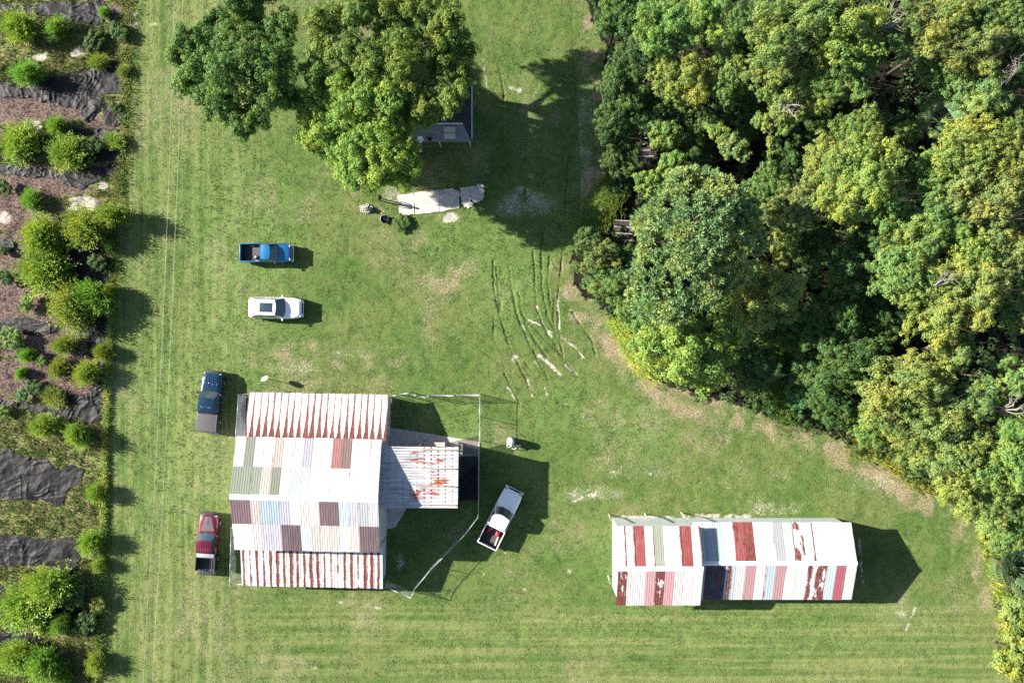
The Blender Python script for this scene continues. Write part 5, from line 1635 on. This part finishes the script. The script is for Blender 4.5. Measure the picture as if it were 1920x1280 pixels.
YG = (1.06, 1.04, .86); YL = (1.14, 1.10, .76); GR = (.85, 1.0, .80); DG = (.40, .56, .48); PG = (1.08, 1.08, 1.08); OG = (.80, .82, .72); BG = (.86, 1.02, .98); BR = (.95, 1.10, .78)
WD = 'trees of the wood'
WOODTREES = [
    (1160, 28, 50, 7, 'b0', DG, 'dark green tree at the top edge, first of the wood beside the mown strip'),
    (1246, 55, 52, 9, 'b1', GR, 'grey-green rounded tree near the top edge, second in from the lawn'),
    (1325, 30, 46, 10, 'b2', BR, 'fresh green tree at the top edge left of the black gap'),
    (1196, 90, 40, 7, 'b3', DG, 'dark tree hugging the wood edge below the top-left one'),
    (1284, 146, 50, 8, 'b4', YL, 'bright yellow-green rounded tree left of the black gap in the upper wood'),
    (1358, 146, 42, 8, 'b5', YG, 'leafy tree touching the bright yellow-green one on its right'),
    (1236, 134, 24, 7, 's0', YG, 'small lime bush left of the bright yellow-green tree'),
    (1164, 160, 42, 6, 'b2', DG, 'dark edge tree standing where the tree shadow meets the wood'),
    (1160, 222, 46, 5, 'b0', DG, 'dark leafy edge tree below the shadow line'),
    (1215, 228, 22, 5, 's1', BG, 'small bluish bush above the hidden platform'),
    (1492, 48, 68, 11, 'b1', YG, 'large pale yellow-green tree at the top right of the black gap'),
    (1578, 66, 62, 11, 'b4', YL, 'broad yellowish tree at the top middle of the wood'),
    (1450, 128, 48, 10, 'b3', YG, 'yellow-green tree whose west side faces the black gap'),
    (1462, 204, 52, 9, 'l0', YG, 'loose yellow-green tree with bare twigs below the black gap'),
    (1528, 172, 46, 9, 'b5', YG, 'light green tree between the loose twiggy tree and the broad yellowish one'),
    (1592, 138, 52, 9, 'b0', GR, 'mid-green tree below the broad yellowish tree'),
    (1682, 52, 62, 10, 'l1', OG, 'olive tree carrying bare grey branches near the top edge'),
    (1792, 50, 64, 11, 'b2', YG, 'pale green tree near the top right, left of the corner tree'),
    (1874, 20, 56, 11, 'b5', GR, 'green tree in the top right corner'),
    (1822, 104, 50, 10, 'b3', YG, 'pale yellow-green tree below the top right pair'),
    (1768, 136, 44, 8, 'b1', GR, 'mid-green tree just above the cabbage palm'),
    (1842, 164, 50, 9, 'b4', PG, 'pale silvery green tree right of the cabbage palm'),
    (1902, 130, 44, 9, 'b0', DG, 'dark tree at the right edge beside bare grey branches'),
    (1700, 248, 24, 6, 's0', YG, 'small bush just left of the cabbage palm'),
    (1820, 286, 66, 10, 'b5', YL, 'large yellow-green tree below the cabbage palm'),
    (1898, 312, 50, 10, 'b2', YG, 'yellow-green tree cut by the right edge a quarter of the way down'),
    (1902, 232, 40, 8, 'l0', OG, 'olive tree with bare limbs at the right edge, level with the palm'),
    (1612, 248, 48, 9, 'b0', YG, 'yellow-green tree at the top of the diagonal ridge of crowns'),
    (1564, 306, 52, 9, 'b3', YG, 'round light green tree on the left shoulder of the diagonal ridge'),
    (1626, 322, 60, 10, 'b1', YL, 'large yellow tree in the middle of the diagonal ridge'),
    (1586, 376, 54, 9, 'b4', YL, 'yellow tree at the lower end of the diagonal ridge'),
    (1660, 372, 48, 9, 'l1', GR, 'loose green tree right of the lower diagonal ridge'),
    (1374, 276, 28, 6, 's1', PG, 'small pale bush in the clearing above the pine'),
    (1342, 244, 24, 6, 's0', BR, 'soft bright green bush in the shade above the clearing'),
    (1250, 256, 30, 5, 's1', GR, 'green bush right of the hidden platform'),
    (1158, 290, 36, 4, 'b2', DG, 'dark edge shrub left of the hidden platform'),
    (1218, 346, 28, 5, 's0', BR, 'bright green round bush between the platform and the pine top'),
    (1262, 312, 28, 5, 's1', GR, 'leafy bush just above the pine'),
    (1440, 354, 46, 7, 'b0', OG, 'dull olive tree touching the pine on its upper right'),
    (1486, 392, 42, 8, 'b5', PG, 'pale grey-green tree right of the pine'),
    (1468, 454, 32, 7, 'l0', YL, 'thin yellowish tree right of the pine middle'),
    (1438, 556, 62, 8, 'b1', YG, 'yellow-green tree at the lower right of the pine'),
    (1372, 604, 48, 7, 'b3', YG, 'light tree between the pine foot and the yellowish edge tree'),
    (1284, 662, 76, 7, 'b4', YL, 'large yellowish tree bulging over the lawn edge below the pine'),
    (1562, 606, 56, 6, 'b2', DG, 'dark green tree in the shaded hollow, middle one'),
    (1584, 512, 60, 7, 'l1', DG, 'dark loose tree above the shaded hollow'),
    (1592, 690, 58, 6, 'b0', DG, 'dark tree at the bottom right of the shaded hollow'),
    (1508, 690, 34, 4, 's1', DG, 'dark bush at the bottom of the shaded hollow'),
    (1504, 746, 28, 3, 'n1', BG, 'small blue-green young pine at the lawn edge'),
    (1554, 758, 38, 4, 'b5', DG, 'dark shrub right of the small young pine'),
    (1708, 742, 78, 8, 'b2', YG, 'large pale rounded tree above the stable end, near the lawn edge'),
    (1830, 750, 42, 8, 'b3', BG, 'bluish pale tree right of the large pale rounded tree'),
    (1896, 708, 42, 8, 'l0', PG, 'silvery twiggy tree at the right edge, level with the large pale tree'),
    (1694, 516, 56, 9, 'b5', YG, 'yellow-green tree right of the shaded hollow'),
    (1762, 580, 64, 9, 'b1', YL, 'broad yellow-green tree right of the hollow, lower one'),
    (1822, 548, 58, 10, 'b4', YG, 'yellow-green tree overlapping the broad one from the upper right'),
    (1812, 478, 50, 9, 'b0', YL, 'small yellow crown above the overlapping pair'),
    (1896, 474, 50, 9, 'b2', YG, 'yellow-green tree cut by the right edge, above middle'),
    (1778, 654, 48, 8, 'b3', YG, 'light green tree above the bluish pale tree'),
    (1904, 574, 42, 9, 'b5', GR, 'mid-green tree cut by the right edge, about halfway down'),
    (1690, 442, 52, 8, 'b4', YG, 'light tree between the diagonal ridge and the shaded hollow'),
    (1868, 424, 56, 9, 'l1', PG, 'pale grey-green loose tree near the right edge'),
    (1754, 424, 56, 9, 'b0', GR, 'green tree in the middle right of the wood'),
    (1848, 360, 62, 10, 'b2', YG, 'large light green tree right of the middle of the wood'),
    (1742, 330, 46, 8, 'b5', GR, 'mid-green tree right of the large yellow ridge tree'),
    (1636, 452, 44, 7, 'b1', DG, 'dark tree just above the loose dark one'),
    (1520, 460, 44, 5, 'b3', DG, 'dark low tree in the shade right of the thin yellowish one'),
    (1800, 850, 68, 7, 'b5', YG, 'broad yellow-green tree below the bluish pale tree'),
    (1732, 836, 44, 4, 'b4', YL, 'yellow shrub at the lawn edge below the large pale rounded tree'),
    (1882, 872, 52, 8, 'b1', GR, 'green tree near the right edge above the fan palm'),
    (1800, 904, 54, 5, 'b0', YG, 'light shrub bulging toward the lawn right of the dry strip'),
    (1858, 928, 50, 6, 'b2', YG, 'light green tree below the broad yellow-green one'),
    (1908, 812, 44, 8, 'b3', GR, 'mid-green tree at the right edge two thirds down'),
    (1852, 990, 30, 3, 's0', YL, 'yellowish shrub at the lawn edge above the fan palm'),
    (1898, 978, 42, 5, 'b5', GR, 'green tree at the right edge just above the fan palm'),
    (1904, 1228, 38, 3, 's1', YL, 'lime shrub in the lower right corner'),
    (1896, 1150, 30, 2.5, 's0', YG, 'light shrub at the right edge below the fan palm'),
    (1118, 486, 44, 3, 'l0', OG, 'grey-green shrub at the wood corner pointing at the rutted lawn'),
    (1150, 534, 40, 3.5, 'b4', OG, 'olive shrub between the rutted lawn and the pine'),
    (1200, 590, 42, 4, 'b0', GR, 'green shrub at the foot of the pine beside the tall grass'),
    (1100, 446, 24, 2, 's1', DG, 'small dark bush at the end of the mown strip'),
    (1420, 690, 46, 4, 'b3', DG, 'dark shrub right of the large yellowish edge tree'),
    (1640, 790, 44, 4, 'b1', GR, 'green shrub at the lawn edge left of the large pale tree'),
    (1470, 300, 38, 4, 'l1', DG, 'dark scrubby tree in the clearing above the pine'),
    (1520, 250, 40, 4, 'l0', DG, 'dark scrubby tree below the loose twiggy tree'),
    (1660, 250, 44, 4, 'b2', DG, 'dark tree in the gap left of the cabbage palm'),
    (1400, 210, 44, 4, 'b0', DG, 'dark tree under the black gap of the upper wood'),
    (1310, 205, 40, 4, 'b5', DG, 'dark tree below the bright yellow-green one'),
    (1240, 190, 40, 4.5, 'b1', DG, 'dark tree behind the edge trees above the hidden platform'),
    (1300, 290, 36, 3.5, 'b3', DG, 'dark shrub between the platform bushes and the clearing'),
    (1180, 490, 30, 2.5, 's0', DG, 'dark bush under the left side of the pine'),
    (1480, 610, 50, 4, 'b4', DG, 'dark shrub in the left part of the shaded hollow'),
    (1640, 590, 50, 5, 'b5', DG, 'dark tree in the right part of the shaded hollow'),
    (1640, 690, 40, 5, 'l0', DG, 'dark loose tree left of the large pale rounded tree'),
    (1400, 60, 44, 4, 'b2', DG, 'dark low tree inside the black gap at the top'),
]
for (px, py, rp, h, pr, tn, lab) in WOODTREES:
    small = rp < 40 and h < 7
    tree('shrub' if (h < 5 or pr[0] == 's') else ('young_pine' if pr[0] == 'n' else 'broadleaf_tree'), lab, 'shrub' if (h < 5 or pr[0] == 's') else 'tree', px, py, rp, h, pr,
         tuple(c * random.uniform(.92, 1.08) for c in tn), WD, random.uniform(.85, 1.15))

for (px, py, rp, h, lab) in [(1768, 226, 46, 6, 'cabbage palm with silvery fan fronds in the upper right of the wood'), (1898, 1062, 56, 3.5, 'big fan palm at the right edge near the pale sandy track'),
                             (1680, 330, 26, 3, 'small dark palmetto in the shade of the diagonal ridge')]:
    t = tree('fan_palm', lab, 'palm', px, py, rp, h, 'palm', (.95, 1, .95) if h > 3.2 else (.7, .9, .7), WD)

# the tall pine of the wood
px0, py0, hp = 1312, 436, 12.5
lob = []
for (a, b_, r_, dz) in [(1312, 420, 52, 1.6), (1262, 400, 42, .8), (1290, 362, 40, .9), (1345, 376, 42, 1.0), (1384, 410, 36, .3), (1360, 452, 42, .9), (1300, 476, 44, 1.0), (1240, 452, 40, .2), (1222, 508, 38, -.6), (1268, 528, 42, -.2),
                        (1320, 530, 40, -.2), (1212, 562, 30, -1.4), (1256, 572, 32, -1.2), (1398, 452, 30, -.6), (1216, 420, 26, -.8), (1370, 506, 34, -.6), (1330, 345, 24, 0)]:
    x, y = P(a, b_, hp + dz); x0_, y0_ = P(px0, py0, hp)
    lob.append((x - x0_, y - y0_, dz, r_ / PPM * .82 * 1.12))
t = empty('pine_tree', (*P(px0, py0, hp), -.05), 0, 'tall broad pine with pale needle tufts, biggest crown of the wood', 'tree', WD)
link_obj('crown', needles('crown', lob, .44, 64, 2.5), t, None, (0, 0, hp)).color = (1.5, 1.42, 1.4, 1)
link_obj('trunk', trunk_mesh(lob, hp, .28), t)


# the three big yard trees, lobes set where the photograph shows them
def yard_tree(label, cx, cy, h, lobes, tint, clump, leaf, per, cover, rs=1.05, mat=None):
    x0_, y0_ = P(cx, cy, h)
    ls = []
    for (a, b_, r_, dz) in lobes:
        x, y = P(a, b_, h + dz); ls.append((x - x0_, y - y0_, dz, r_ / PPM * (1 - h / CAM_H) * rs))
    t = empty('yard_tree', (x0_, y0_, -.05), 0, label, 'tree', 'big trees around the cottage')
    link_obj('crown', crown('crown', shatter(ls, 9), clump, per, leaf, cover, mat), t, None, (0, 0, h)).color = (*tint, 1)
    link_obj('trunk', trunk_mesh(ls, h, .30, None, 9), t)


dz = lambda s=1.2: random.uniform(-s, s)
yard_tree('dark green spreading tree nearest the planting bed', 450, 120, 9.0,
          [(a, b_, r_, dz(1.3) + (1.0 if r_ > 42 else -.6)) for a, b_, r_ in [(348, 78, 30), (335, 105, 20), (380, 120, 38), (372, 160, 32), (425, 70, 36), (440, 130, 46), (468, 18, 34), (500, 85, 42), (498, 165, 42), (440, 205, 36), (404, 185, 34), (530, 128, 38), (528, 40, 28), (455, 240, 20), (480, 215, 26), (390, 60, 22), (545, 185, 24), (410, 35, 22), (440, -20, 34), (505, -15, 30)]],
          (.56, .76, .50), .34, .14, 50, 3.0, 1.06)
yard_tree('dark olive tree along the top edge above the cottage', 730, 70, 9.5,
          [(a, b_, r_, dz(1.2) + (.9 if r_ > 42 else -.6)) for a, b_, r_ in [(615, 40, 34), (672, 20, 42), (740, 30, 46), (800, 15, 44), (846, 60, 38), (838, 115, 38), (780, 85, 44), (705, 85, 44), (640, 100, 34), (595, 90, 26), (868, 140, 24), (760, 140, 36), (590, 135, 24), (820, 165, 30), (850, 178, 26), (800, 190, 28), (838, 200, 20), (690, -30, 40), (780, -35, 40), (870, 95, 24), (640, 150, 24), (690, 130, 30)]],
          (.72, .80, .48), .34, .14, 50, 2.6, 1.04)
yard_tree('bright yellow-green tree in front of the cottage, west of the patio', 690, 240, 8.0,
          [(a, b_, r_, dz(.9) + (1.0 if r_ > 42 else -.5)) for a, b_, r_ in [(592, 192, 30), (640, 168, 38), (640, 245, 48), (596, 240, 34), (700, 200, 48), (700, 278, 48), (755, 205, 40), (748, 258, 36), (672, 315, 36), (738, 322, 34), (790, 205, 30), (650, 295, 34), (615, 280, 26), (705, 150, 26), (575, 215, 20), (700, 330, 26), (765, 310, 26), (760, 340, 18)]],
          (1.08, 1.20, .66), .34, .14, 50, 3.3, 1.08)


# bare grey branches over the wood
def snag(label, px, py, h, r, rz):
    mb = MB()
    for k in range(7):
        a = rz + rng.uniform(-1.1, 1.1); L_ = r * rng.uniform(.6, 1.2); z1 = rng.uniform(-.2, .9)
        p1 = Vector((math.cos(a) * L_ * .5, math.sin(a) * L_ * .5, z1 * .6)); p2 = Vector((math.cos(a + .3) * L_, math.sin(a + .3) * L_, z1 + .3))
        mb.tube([(0, 0, -1.0), p1, p2], [.07, .045, .012], 5)
        for q in range(3):
            e_ = p1.lerp(p2, .3 + .25 * q) ; mb.tube([e_, e_ + Vector((rng.uniform(-.6, .6), rng.uniform(-.6, .6), .4))], [.025, .008], 4)
    mb.tube([(0, 0, -h), (0, 0, -.8)], [.16, .1], 7)
    o = mb.build('bare_tree', M_bare); o.location = (*P(px, py, h), h); tag(o, label, 'tree', 'bare dead trees')


snag('bare grey dead tree among crowns near the top of the wood', 1655, 45, 11.5, 1.8, .6)
snag('bare grey dead tree at the right edge above the palm level', 1902, 150, 11, 2.0, 2.4)
snag('bare dead tree with twisted limbs below the black gap', 1478, 190, 10.8, 1.3, 4.2)
snag('bare grey dead tree at the right edge by the silvery tree', 1888, 770, 9, 1.6, .3)
snag('thin bare dead tree beside the broad yellow tree of the right wood', 1765, 535, 11, 1.2, 1.2)


# scrub that fills the floor of the wood
def undergrowth():
    n = 6800
    X = rng.uniform(4, 52, n); Y = rng.uniform(-34, 36, n)
    k = in_poly(X - .4, Y + .4, WOOD) & (fbm(X, Y, .35, 3, 55) > .36)
    X, Y = X[k], Y[k]; n = len(X)
    r = rng.uniform(.25, .6, n); z = rng.uniform(.1, 1.1, n)
    idx = np.repeat(np.arange(n), 24); m = len(idx)
    q = sph(m); q[:, 2] = np.abs(q[:, 2])
    pos = np.stack([X, Y, z], 1)[idx] + q * r[idx][:, None]
    ln = .26 * rng.uniform(.7, 1.4, m)
    me = leaf_mesh('undergrowth', quads(pos, unit(q + sph(m) * .6 + np.array([0, 0, .5])), ln, ln * .65, .1), M_leaf, np.clip(rng.random(n)[idx] * .7 + rng.random(m) * .3, 0, 1))
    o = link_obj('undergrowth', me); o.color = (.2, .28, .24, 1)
    tag(o, 'dark low scrub covering the floor of the wood', 'undergrowth', kind='stuff')


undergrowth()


# tall grass at the edges of wood and bed
def tall_grass(name, label, X, Y, ln, lean, tint, wd=.03):
    n = len(X)
    a = rng.uniform(0, 2 * np.pi, n)
    d = np.stack([np.cos(a) * .35 + lean[0], np.sin(a) * .35 + lean[1], 0 * a], 1)
    root = np.stack([X, Y, np.zeros(n) - .03], 1)
    sd = np.stack([-d[:, 1], d[:, 0], 0 * a], 1); sd = unit(sd) * (wd * rng.uniform(.6, 1.4, n))[:, None]
    up = np.array([0, 0, 1.0])
    mid = root + d * ln[:, None] * .25 + up * ln[:, None] * .6
    tip = root + d * ln[:, None] * .95 + up * (ln * rng.uniform(.45, .95, n))[:, None]
    V = np.stack([root, mid + sd, tip, mid - sd], 1).astype(np.float32)
    me = leaf_mesh(name, V, M_plume)
    o = link_obj(name, me); o.color = (*tint, 1)
    tag(o, label, 'grass', kind='stuff')


def along(pts, n, wid):
    q = np.array([P(*p) for p in pts]); seg = np.linalg.norm(np.diff(q, axis=0), axis=1); t = rng.random(n) * seg.sum()
    c = np.concatenate([[0], np.cumsum(seg)]); i = np.clip(np.searchsorted(c, t) - 1, 0, len(seg) - 1); f = (t - c[i]) / seg[i]
    p = q[i] + (q[i + 1] - q[i]) * f[:, None]
    return p[:, 0] + rng.normal(0, wid, n), p[:, 1] + rng.normal(0, wid, n)


X, Y = along([(1150, 590), (1172, 630), (1195, 672), (1225, 700)], 2600, .45)
tall_grass('tall_grass', 'pale yellow tall grass at the wood edge by the pine', X, Y, rng.uniform(.7, 1.5, len(X)), (.1, -.35), (1.75, 1.45, 1.2))
X, Y = along([(1150, 340), (1140, 380), (1118, 410), (1098, 440)], 3200, .7)
tall_grass('tall_grass', 'dark green tall grass drooping over the mown strip end', X, Y, rng.uniform(.8, 1.7, len(X)), (-.35, -.35), (.75, .82, .8))
X, Y = along([(1430, 640), (1460, 690), (1440, 735), (1500, 770)], 4200, 1.0)
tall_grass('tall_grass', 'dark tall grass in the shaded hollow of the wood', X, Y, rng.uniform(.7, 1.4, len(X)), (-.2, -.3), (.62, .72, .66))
X, Y = along([(1600, 830), (1660, 850), (1700, 880), (1740, 905)], 2600, .6)
tall_grass('tall_grass', 'mixed brush grass along the wood edge above the stable', X, Y, rng.uniform(.5, 1.1, len(X)), (0, -.25), (1.15, .95, .8))
X, Y = along([(1850, 1010), (1872, 1080), (1888, 1170), (1902, 1260)], 3600, .45)
tall_grass('tall_grass', 'yellowish tall grass along the right edge track', X, Y, rng.uniform(.5, 1.2, len(X)), (-.1, 0), (1.6, 1.35, 1.1))
X, Y = along([(212, 560), (206, 640), (202, 740), (198, 830), (196, 930), (194, 1000)], 3400, .20)
tall_grass('tall_grass', 'pale strip of uncut grass along the planting bed edge', X, Y, rng.uniform(.25, .6, len(X)), (-.05, 0), (1.35, 1.2, 1.3), .03)
X, Y = along([(240, 0), (240, 120), (238, 250), (225, 350), (215, 440), (210, 540)], 3600, .45)
tall_grass('tall_grass', 'weedy uncut grass along the upper edge of the planting bed', X, Y, rng.uniform(.2, .45, len(X)), (-.05, 0), (.9, .85, .7), .03)
X, Y = along([(194, 1010), (190, 1100), (186, 1200), (182, 1280)], 2600, .35)
tall_grass('tall_grass', 'dark uncut grass along the lower edge of the planting bed', X, Y, rng.uniform(.25, .6, len(X)), (-.05, 0), (.7, .75, .62), .03)

# ------------------------------------------------------------------ planting bed: weed-mat sheets and shrubs
M_fab, nt, b = new_mat('black_weed_mat', .6, .2)
tcx = nd(nt, 'ShaderNodeTexCoord')
n1 = noise(nt, tcx.outputs['Object'], 1.2, 4); n2 = noise(nt, vmul(nt, tcx.outputs['Object'], (3, 12, 1)), 1.0, 4)
c = mixc(nt, mrange(nt, n1, .35, .65), (.0045, .0045, .006), (.010, .010, .013))
c = mixc(nt, mth(nt, 'MULTIPLY', mrange(nt, n1, .60, .72), .25), c, (.06, .05, .045))
nt.links.new(c, b.inputs['Base Color'])
bp = nd(nt, 'ShaderNodeBump', {'Strength': .25, 'Distance': .03, 'Height': n2}); nt.links.new(bp.outputs[0], b.inputs['Normal'])


def fabric(poly, label, seed, ang):
    q = np.array([P(*p) for p in poly]); x0, y0 = q.min(0); x1, y1 = q.max(0)
    st_ = .07
    xs = np.arange(x0, x1 + st_, st_); ys = np.arange(y0, y1 + st_, st_)
    X, Y = np.meshgrid(xs, ys); sh = X.shape; X = X.ravel(); Y = Y.ravel()
    wx_ = X + (fbm(X, Y, 1.4, 3, seed) - .5) * .5; wy_ = Y + (fbm(X, Y, 1.4, 3, seed + 9) - .5) * .5
    ins = in_poly(wx_, wy_, poly)
    ca, sa = math.cos(ang), math.sin(ang)
    wv = fbm(X, Y, .35, 2, seed + 3) * 3.0
    u = X * ca + Y * sa + wv; v = -X * sa + Y * ca + wv
    rid = 1 - np.abs(2 * vnoise(u * .30, v * 2.1, seed + 5) - 1)
    rid2 = 1 - np.abs(2 * vnoise(u * 1.6 + wv, v * .45, seed + 15) - 1)
    amp = .25 + .95 * sstep(.35, .7, fbm(X, Y, .35, 2, seed + 21))
    Z = gheight(X, Y) + (fbm(X, Y, .9, 4, 31) - .5) * .25 + .07 + amp * (.075 * rid ** 8 + .06 * rid2 ** 9 + .05 * (1 - np.abs(2 * vnoise(u * .9, v * 4.2, seed + 40) - 1)) ** 5)
    i = np.arange(len(X)).reshape(sh)
    Fq = np.stack([i[:-1, :-1].ravel(), i[:-1, 1:].ravel(), i[1:, 1:].ravel(), i[1:, :-1].ravel()], 1)
    Fq = Fq[ins[Fq].all(1)]
    used, inv = np.unique(Fq, return_inverse=True)
    me = np_mesh('weed_mat', np.stack([X, Y, Z], 1)[used], inv.reshape(-1, 4), True)
    tag(link_obj('weed_mat', me, None, M_fab), label, 'ground cloth', 'black ground cloths in the planting bed')


FABS = [
    ([(-60, 8), (40, 8), (140, 3), (195, 0), (206, 22), (186, 50), (140, 42), (100, 34), (40, 24), (-60, 26)], 'black ground cloth at the very top of the planting bed', 1, .2),
    ([(-60, 160), (50, 152), (130, 138), (180, 128), (190, 106), (214, 110), (232, 150), (226, 178), (198, 180), (188, 202), (176, 228), (160, 230), (152, 208), (110, 198), (60, 187), (-60, 178)], 'long black ground cloth with fan-shaped crumpled end, second from the top', 2, .1),
    ([(190, 196), (228, 190), (238, 228), (214, 238), (194, 230)], 'small crumpled black ground cloth below the fan-shaped end', 3, .9),
    ([(-60, 304), (60, 312), (150, 318), (222, 304), (226, 322), (180, 340), (150, 356), (130, 350), (108, 334), (40, 330), (-60, 322)], 'black ground cloth with a drooping point beside the white sand', 4, -.2),
    ([(-60, 446), (28, 448), (30, 474), (-60, 474)], 'small black ground cloth at the left edge above the big shrubs', 5, 0),
    ([(-60, 597), (50, 598), (100, 602), (122, 610), (100, 622), (60, 628), (-60, 624)], 'narrow black ground cloth below the big shrubs', 6, .05),
    ([(-60, 742), (50, 752), (108, 764), (122, 735), (160, 738), (176, 716), (200, 710), (199, 782), (172, 796), (138, 794), (92, 774), (40, 764), (-60, 756)], 'tangled black ground cloth in the middle of the bed by the lawn', 7, .6),
    ([(-60, 842), (20, 840), (42, 856), (88, 860), (110, 880), (130, 866), (156, 880), (150, 906), (126, 920), (120, 950), (80, 940), (-60, 928)], 'largest flat black ground cloth, beside the lower bed weeds', 8, .3),
    ([(-60, 1004), (30, 1002), (100, 1008), (146, 1000), (152, 1045), (142, 1086), (112, 1072), (60, 1062), (-60, 1054)], 'flat black ground cloth with a crumpled end, second from the bottom', 9, .1),
    ([(-60, 1190), (40, 1180), (90, 1194), (66, 1216), (20, 1224), (-60, 1218)], 'black ground cloth at the bottom of the planting bed', 10, .2),
]
FABS += [  # further black sheets laid over dark parts of the bed
    ([(108, 474), (160, 462), (210, 452), (214, 500), (208, 548), (160, 540), (122, 512)], 'black sheet right of the biggest shrub', 11, .5),
    ([(150, 592), (202, 590), (204, 640), (200, 690), (176, 684), (160, 640)], 'black sheet by the lawn edge below the big shrubs', 12, 1.0),
    ([(90, 236), (150, 244), (226, 240), (230, 300), (190, 306), (140, 300)], 'black sheet under the shrubs between the two upper long cloths', 13, .2),
    ([(-60, 1092), (30, 1088), (120, 1120), (170, 1150), (160, 1176), (60, 1170), (-60, 1160)], 'black sheet under the two big lower shrubs', 14, .3),
]
for a in FABS: fabric(*a)
FABRICS = [a[0] for a in FABS]

LM = (1.15, 1.15, .75); LD = (.42, .54, .42); LY = (1.1, 1.05, .75); LG = (.88, 1.12, .75); LB = (.55, .85, .9); LO = (1.05, .92, .65)
BED = [
    (24, 42, 36, 2.6, 'p0', LM), (96, 46, 24, 2.2, 'p1', LG), (40, 132, 28, 2.4, 'p2', LG), (24, 262, 40, 2.4, 'p3', LM), (98, 232, 20, 1.8, 'p0', LG), (116, 280, 40, 2.4, 'p1', LM),
    (170, 275, 26, 1.5, 's0', LD), (210, 262, 22, .9, 'p2', LY), (215, 200, 14, .7, 's1', LD), (222, 60, 24, .9, 's0', LD), (175, 75, 26, 1.2, 's1', LD), (178, 112, 18, 1.4, 'p3', LY), (228, 130, 14, .8, 'p0', LY), (190, 20, 12, 1.2, 'p1', LG),
    (50, 372, 22, 1.6, 'p3', LG), (62, 440, 42, 3.0, 'p0', LM), (144, 424, 44, 3.2, 'p1', LM), (200, 400, 30, 2.9, 'p2', LY), (66, 504, 52, 3.2, 'p3', LM), (118, 576, 48, 3.2, 'p0', LY), (160, 556, 38, 3.0, 'p1', LG), (196, 546, 16, 1.8, 'p2', LY),
    (200, 460, 12, 1.5, 'p3', LG), (180, 490, 22, 1.3, 's1', LD), (24, 634, 28, 1.6, 's0', LG), (50, 570, 20, 1.4, 's1', LG), (112, 646, 24, 1.9, 'p0', LY), (42, 666, 16, 1.6, 'p1', LG), (78, 676, 14, 1.4, 's0', LG), (156, 700, 28, 2.0, 'p2', LM),
    (32, 700, 12, 1.3, 'p3', LG), (43, 738, 17, 1.2, 's1', LB), (102, 690, 22, 1.5, 'p1', LO), (62, 725, 20, 1.2, 's0', LD), (185, 660, 20, 1.8, 'p3', LO), (4, 770, 16, 1.2, 's1', LG), (72, 800, 28, 2.4, 'p0', LM), (137, 818, 26, 2.3, 'p2', LM), (95, 745, 24, 1.1, 'p1', LO),
    (172, 928, 22, 2.1, 'p3', LM), (160, 1022, 26, 2.3, 'p1', LM), (180, 1062, 16, 1.4, 'p0', LY), (80, 1104, 48, 3.0, 'p2', LM), (28, 1144, 54, 3.2, 'p3', LM), (105, 1174, 22, 2.0, 'p0', LG), (76, 1178, 14, 1.5, 'p1', LG), (184, 1134, 20, 1.4, 's0', LY),
    (70, 1252, 38, 2.6, 'p2', LG), (18, 1238, 40, 2.6, 'p0', LM), (112, 1276, 18, 1.6, 'p3', LG), (172, 1250, 24, 1.8, 'p1', LM), (140, 1110, 34, 1.2, 's1', LD), (160, 1170, 30, 1.2, 's0', LD), (215, 410, 16, 1.6, 'l0', LD), (8, 350, 18, 1.6, 's1', LD), (10, 520, 20, 1.4, 's0', LD), (6, 470, 14, 1.2, 's1', LD),
]
ORD = ['first', 'second', 'third', 'fourth', 'fifth', 'sixth', 'seventh', 'eighth', 'ninth', 'tenth', 'eleventh', 'twelfth', 'thirteenth', 'fourteenth', 'fifteenth', 'sixteenth', 'seventeenth', 'eighteenth', 'nineteenth', 'twentieth']
words_ = {id(LM): 'lime green', id(LD): 'dark green', id(LY): 'yellow green', id(LG): 'fresh green', id(LB): 'blue green', id(LO): 'brownish olive'}
cnt = {}
for (px, py, rp, h, pr, tn) in sorted(BED, key=lambda q: q[1]):
    kind = 'feathery' if pr[0] == 'p' else ('twiggy' if pr[0] == 'l' else 'leafy')
    key = words_[id(tn)] + ' ' + kind
    cnt[key] = cnt.get(key, 0) + 1
    total = sum(1 for q in BED if words_[id(q[5])] == words_[id(tn)] and q[4][0] == pr[0])
    lab = ('only %s shrub of the planting bed' % key) if total == 1 else '%s shrub in the planting bed, %s such from the top' % (key, ORD[cnt[key] - 1])
    hh = h * (.45 if pr[0] != 'p' else .82)
    tree('bed_shrub', lab, 'shrub', px, py, rp * .82, hh * .95, pr, tuple(c_ * random.uniform(.93, 1.07) for c_ in tn), 'shrubs of the planting bed', .7, 2.2)

# a low weed clump by the fire tub; dark tint includes a shadow patch
tree('weed_clump', 'dark low weed clump on the grass below the patio corner', 'weed', 750, 419, 18, .35, 's1', (.5, .62, .45), None, .35, 2.2)
sow()
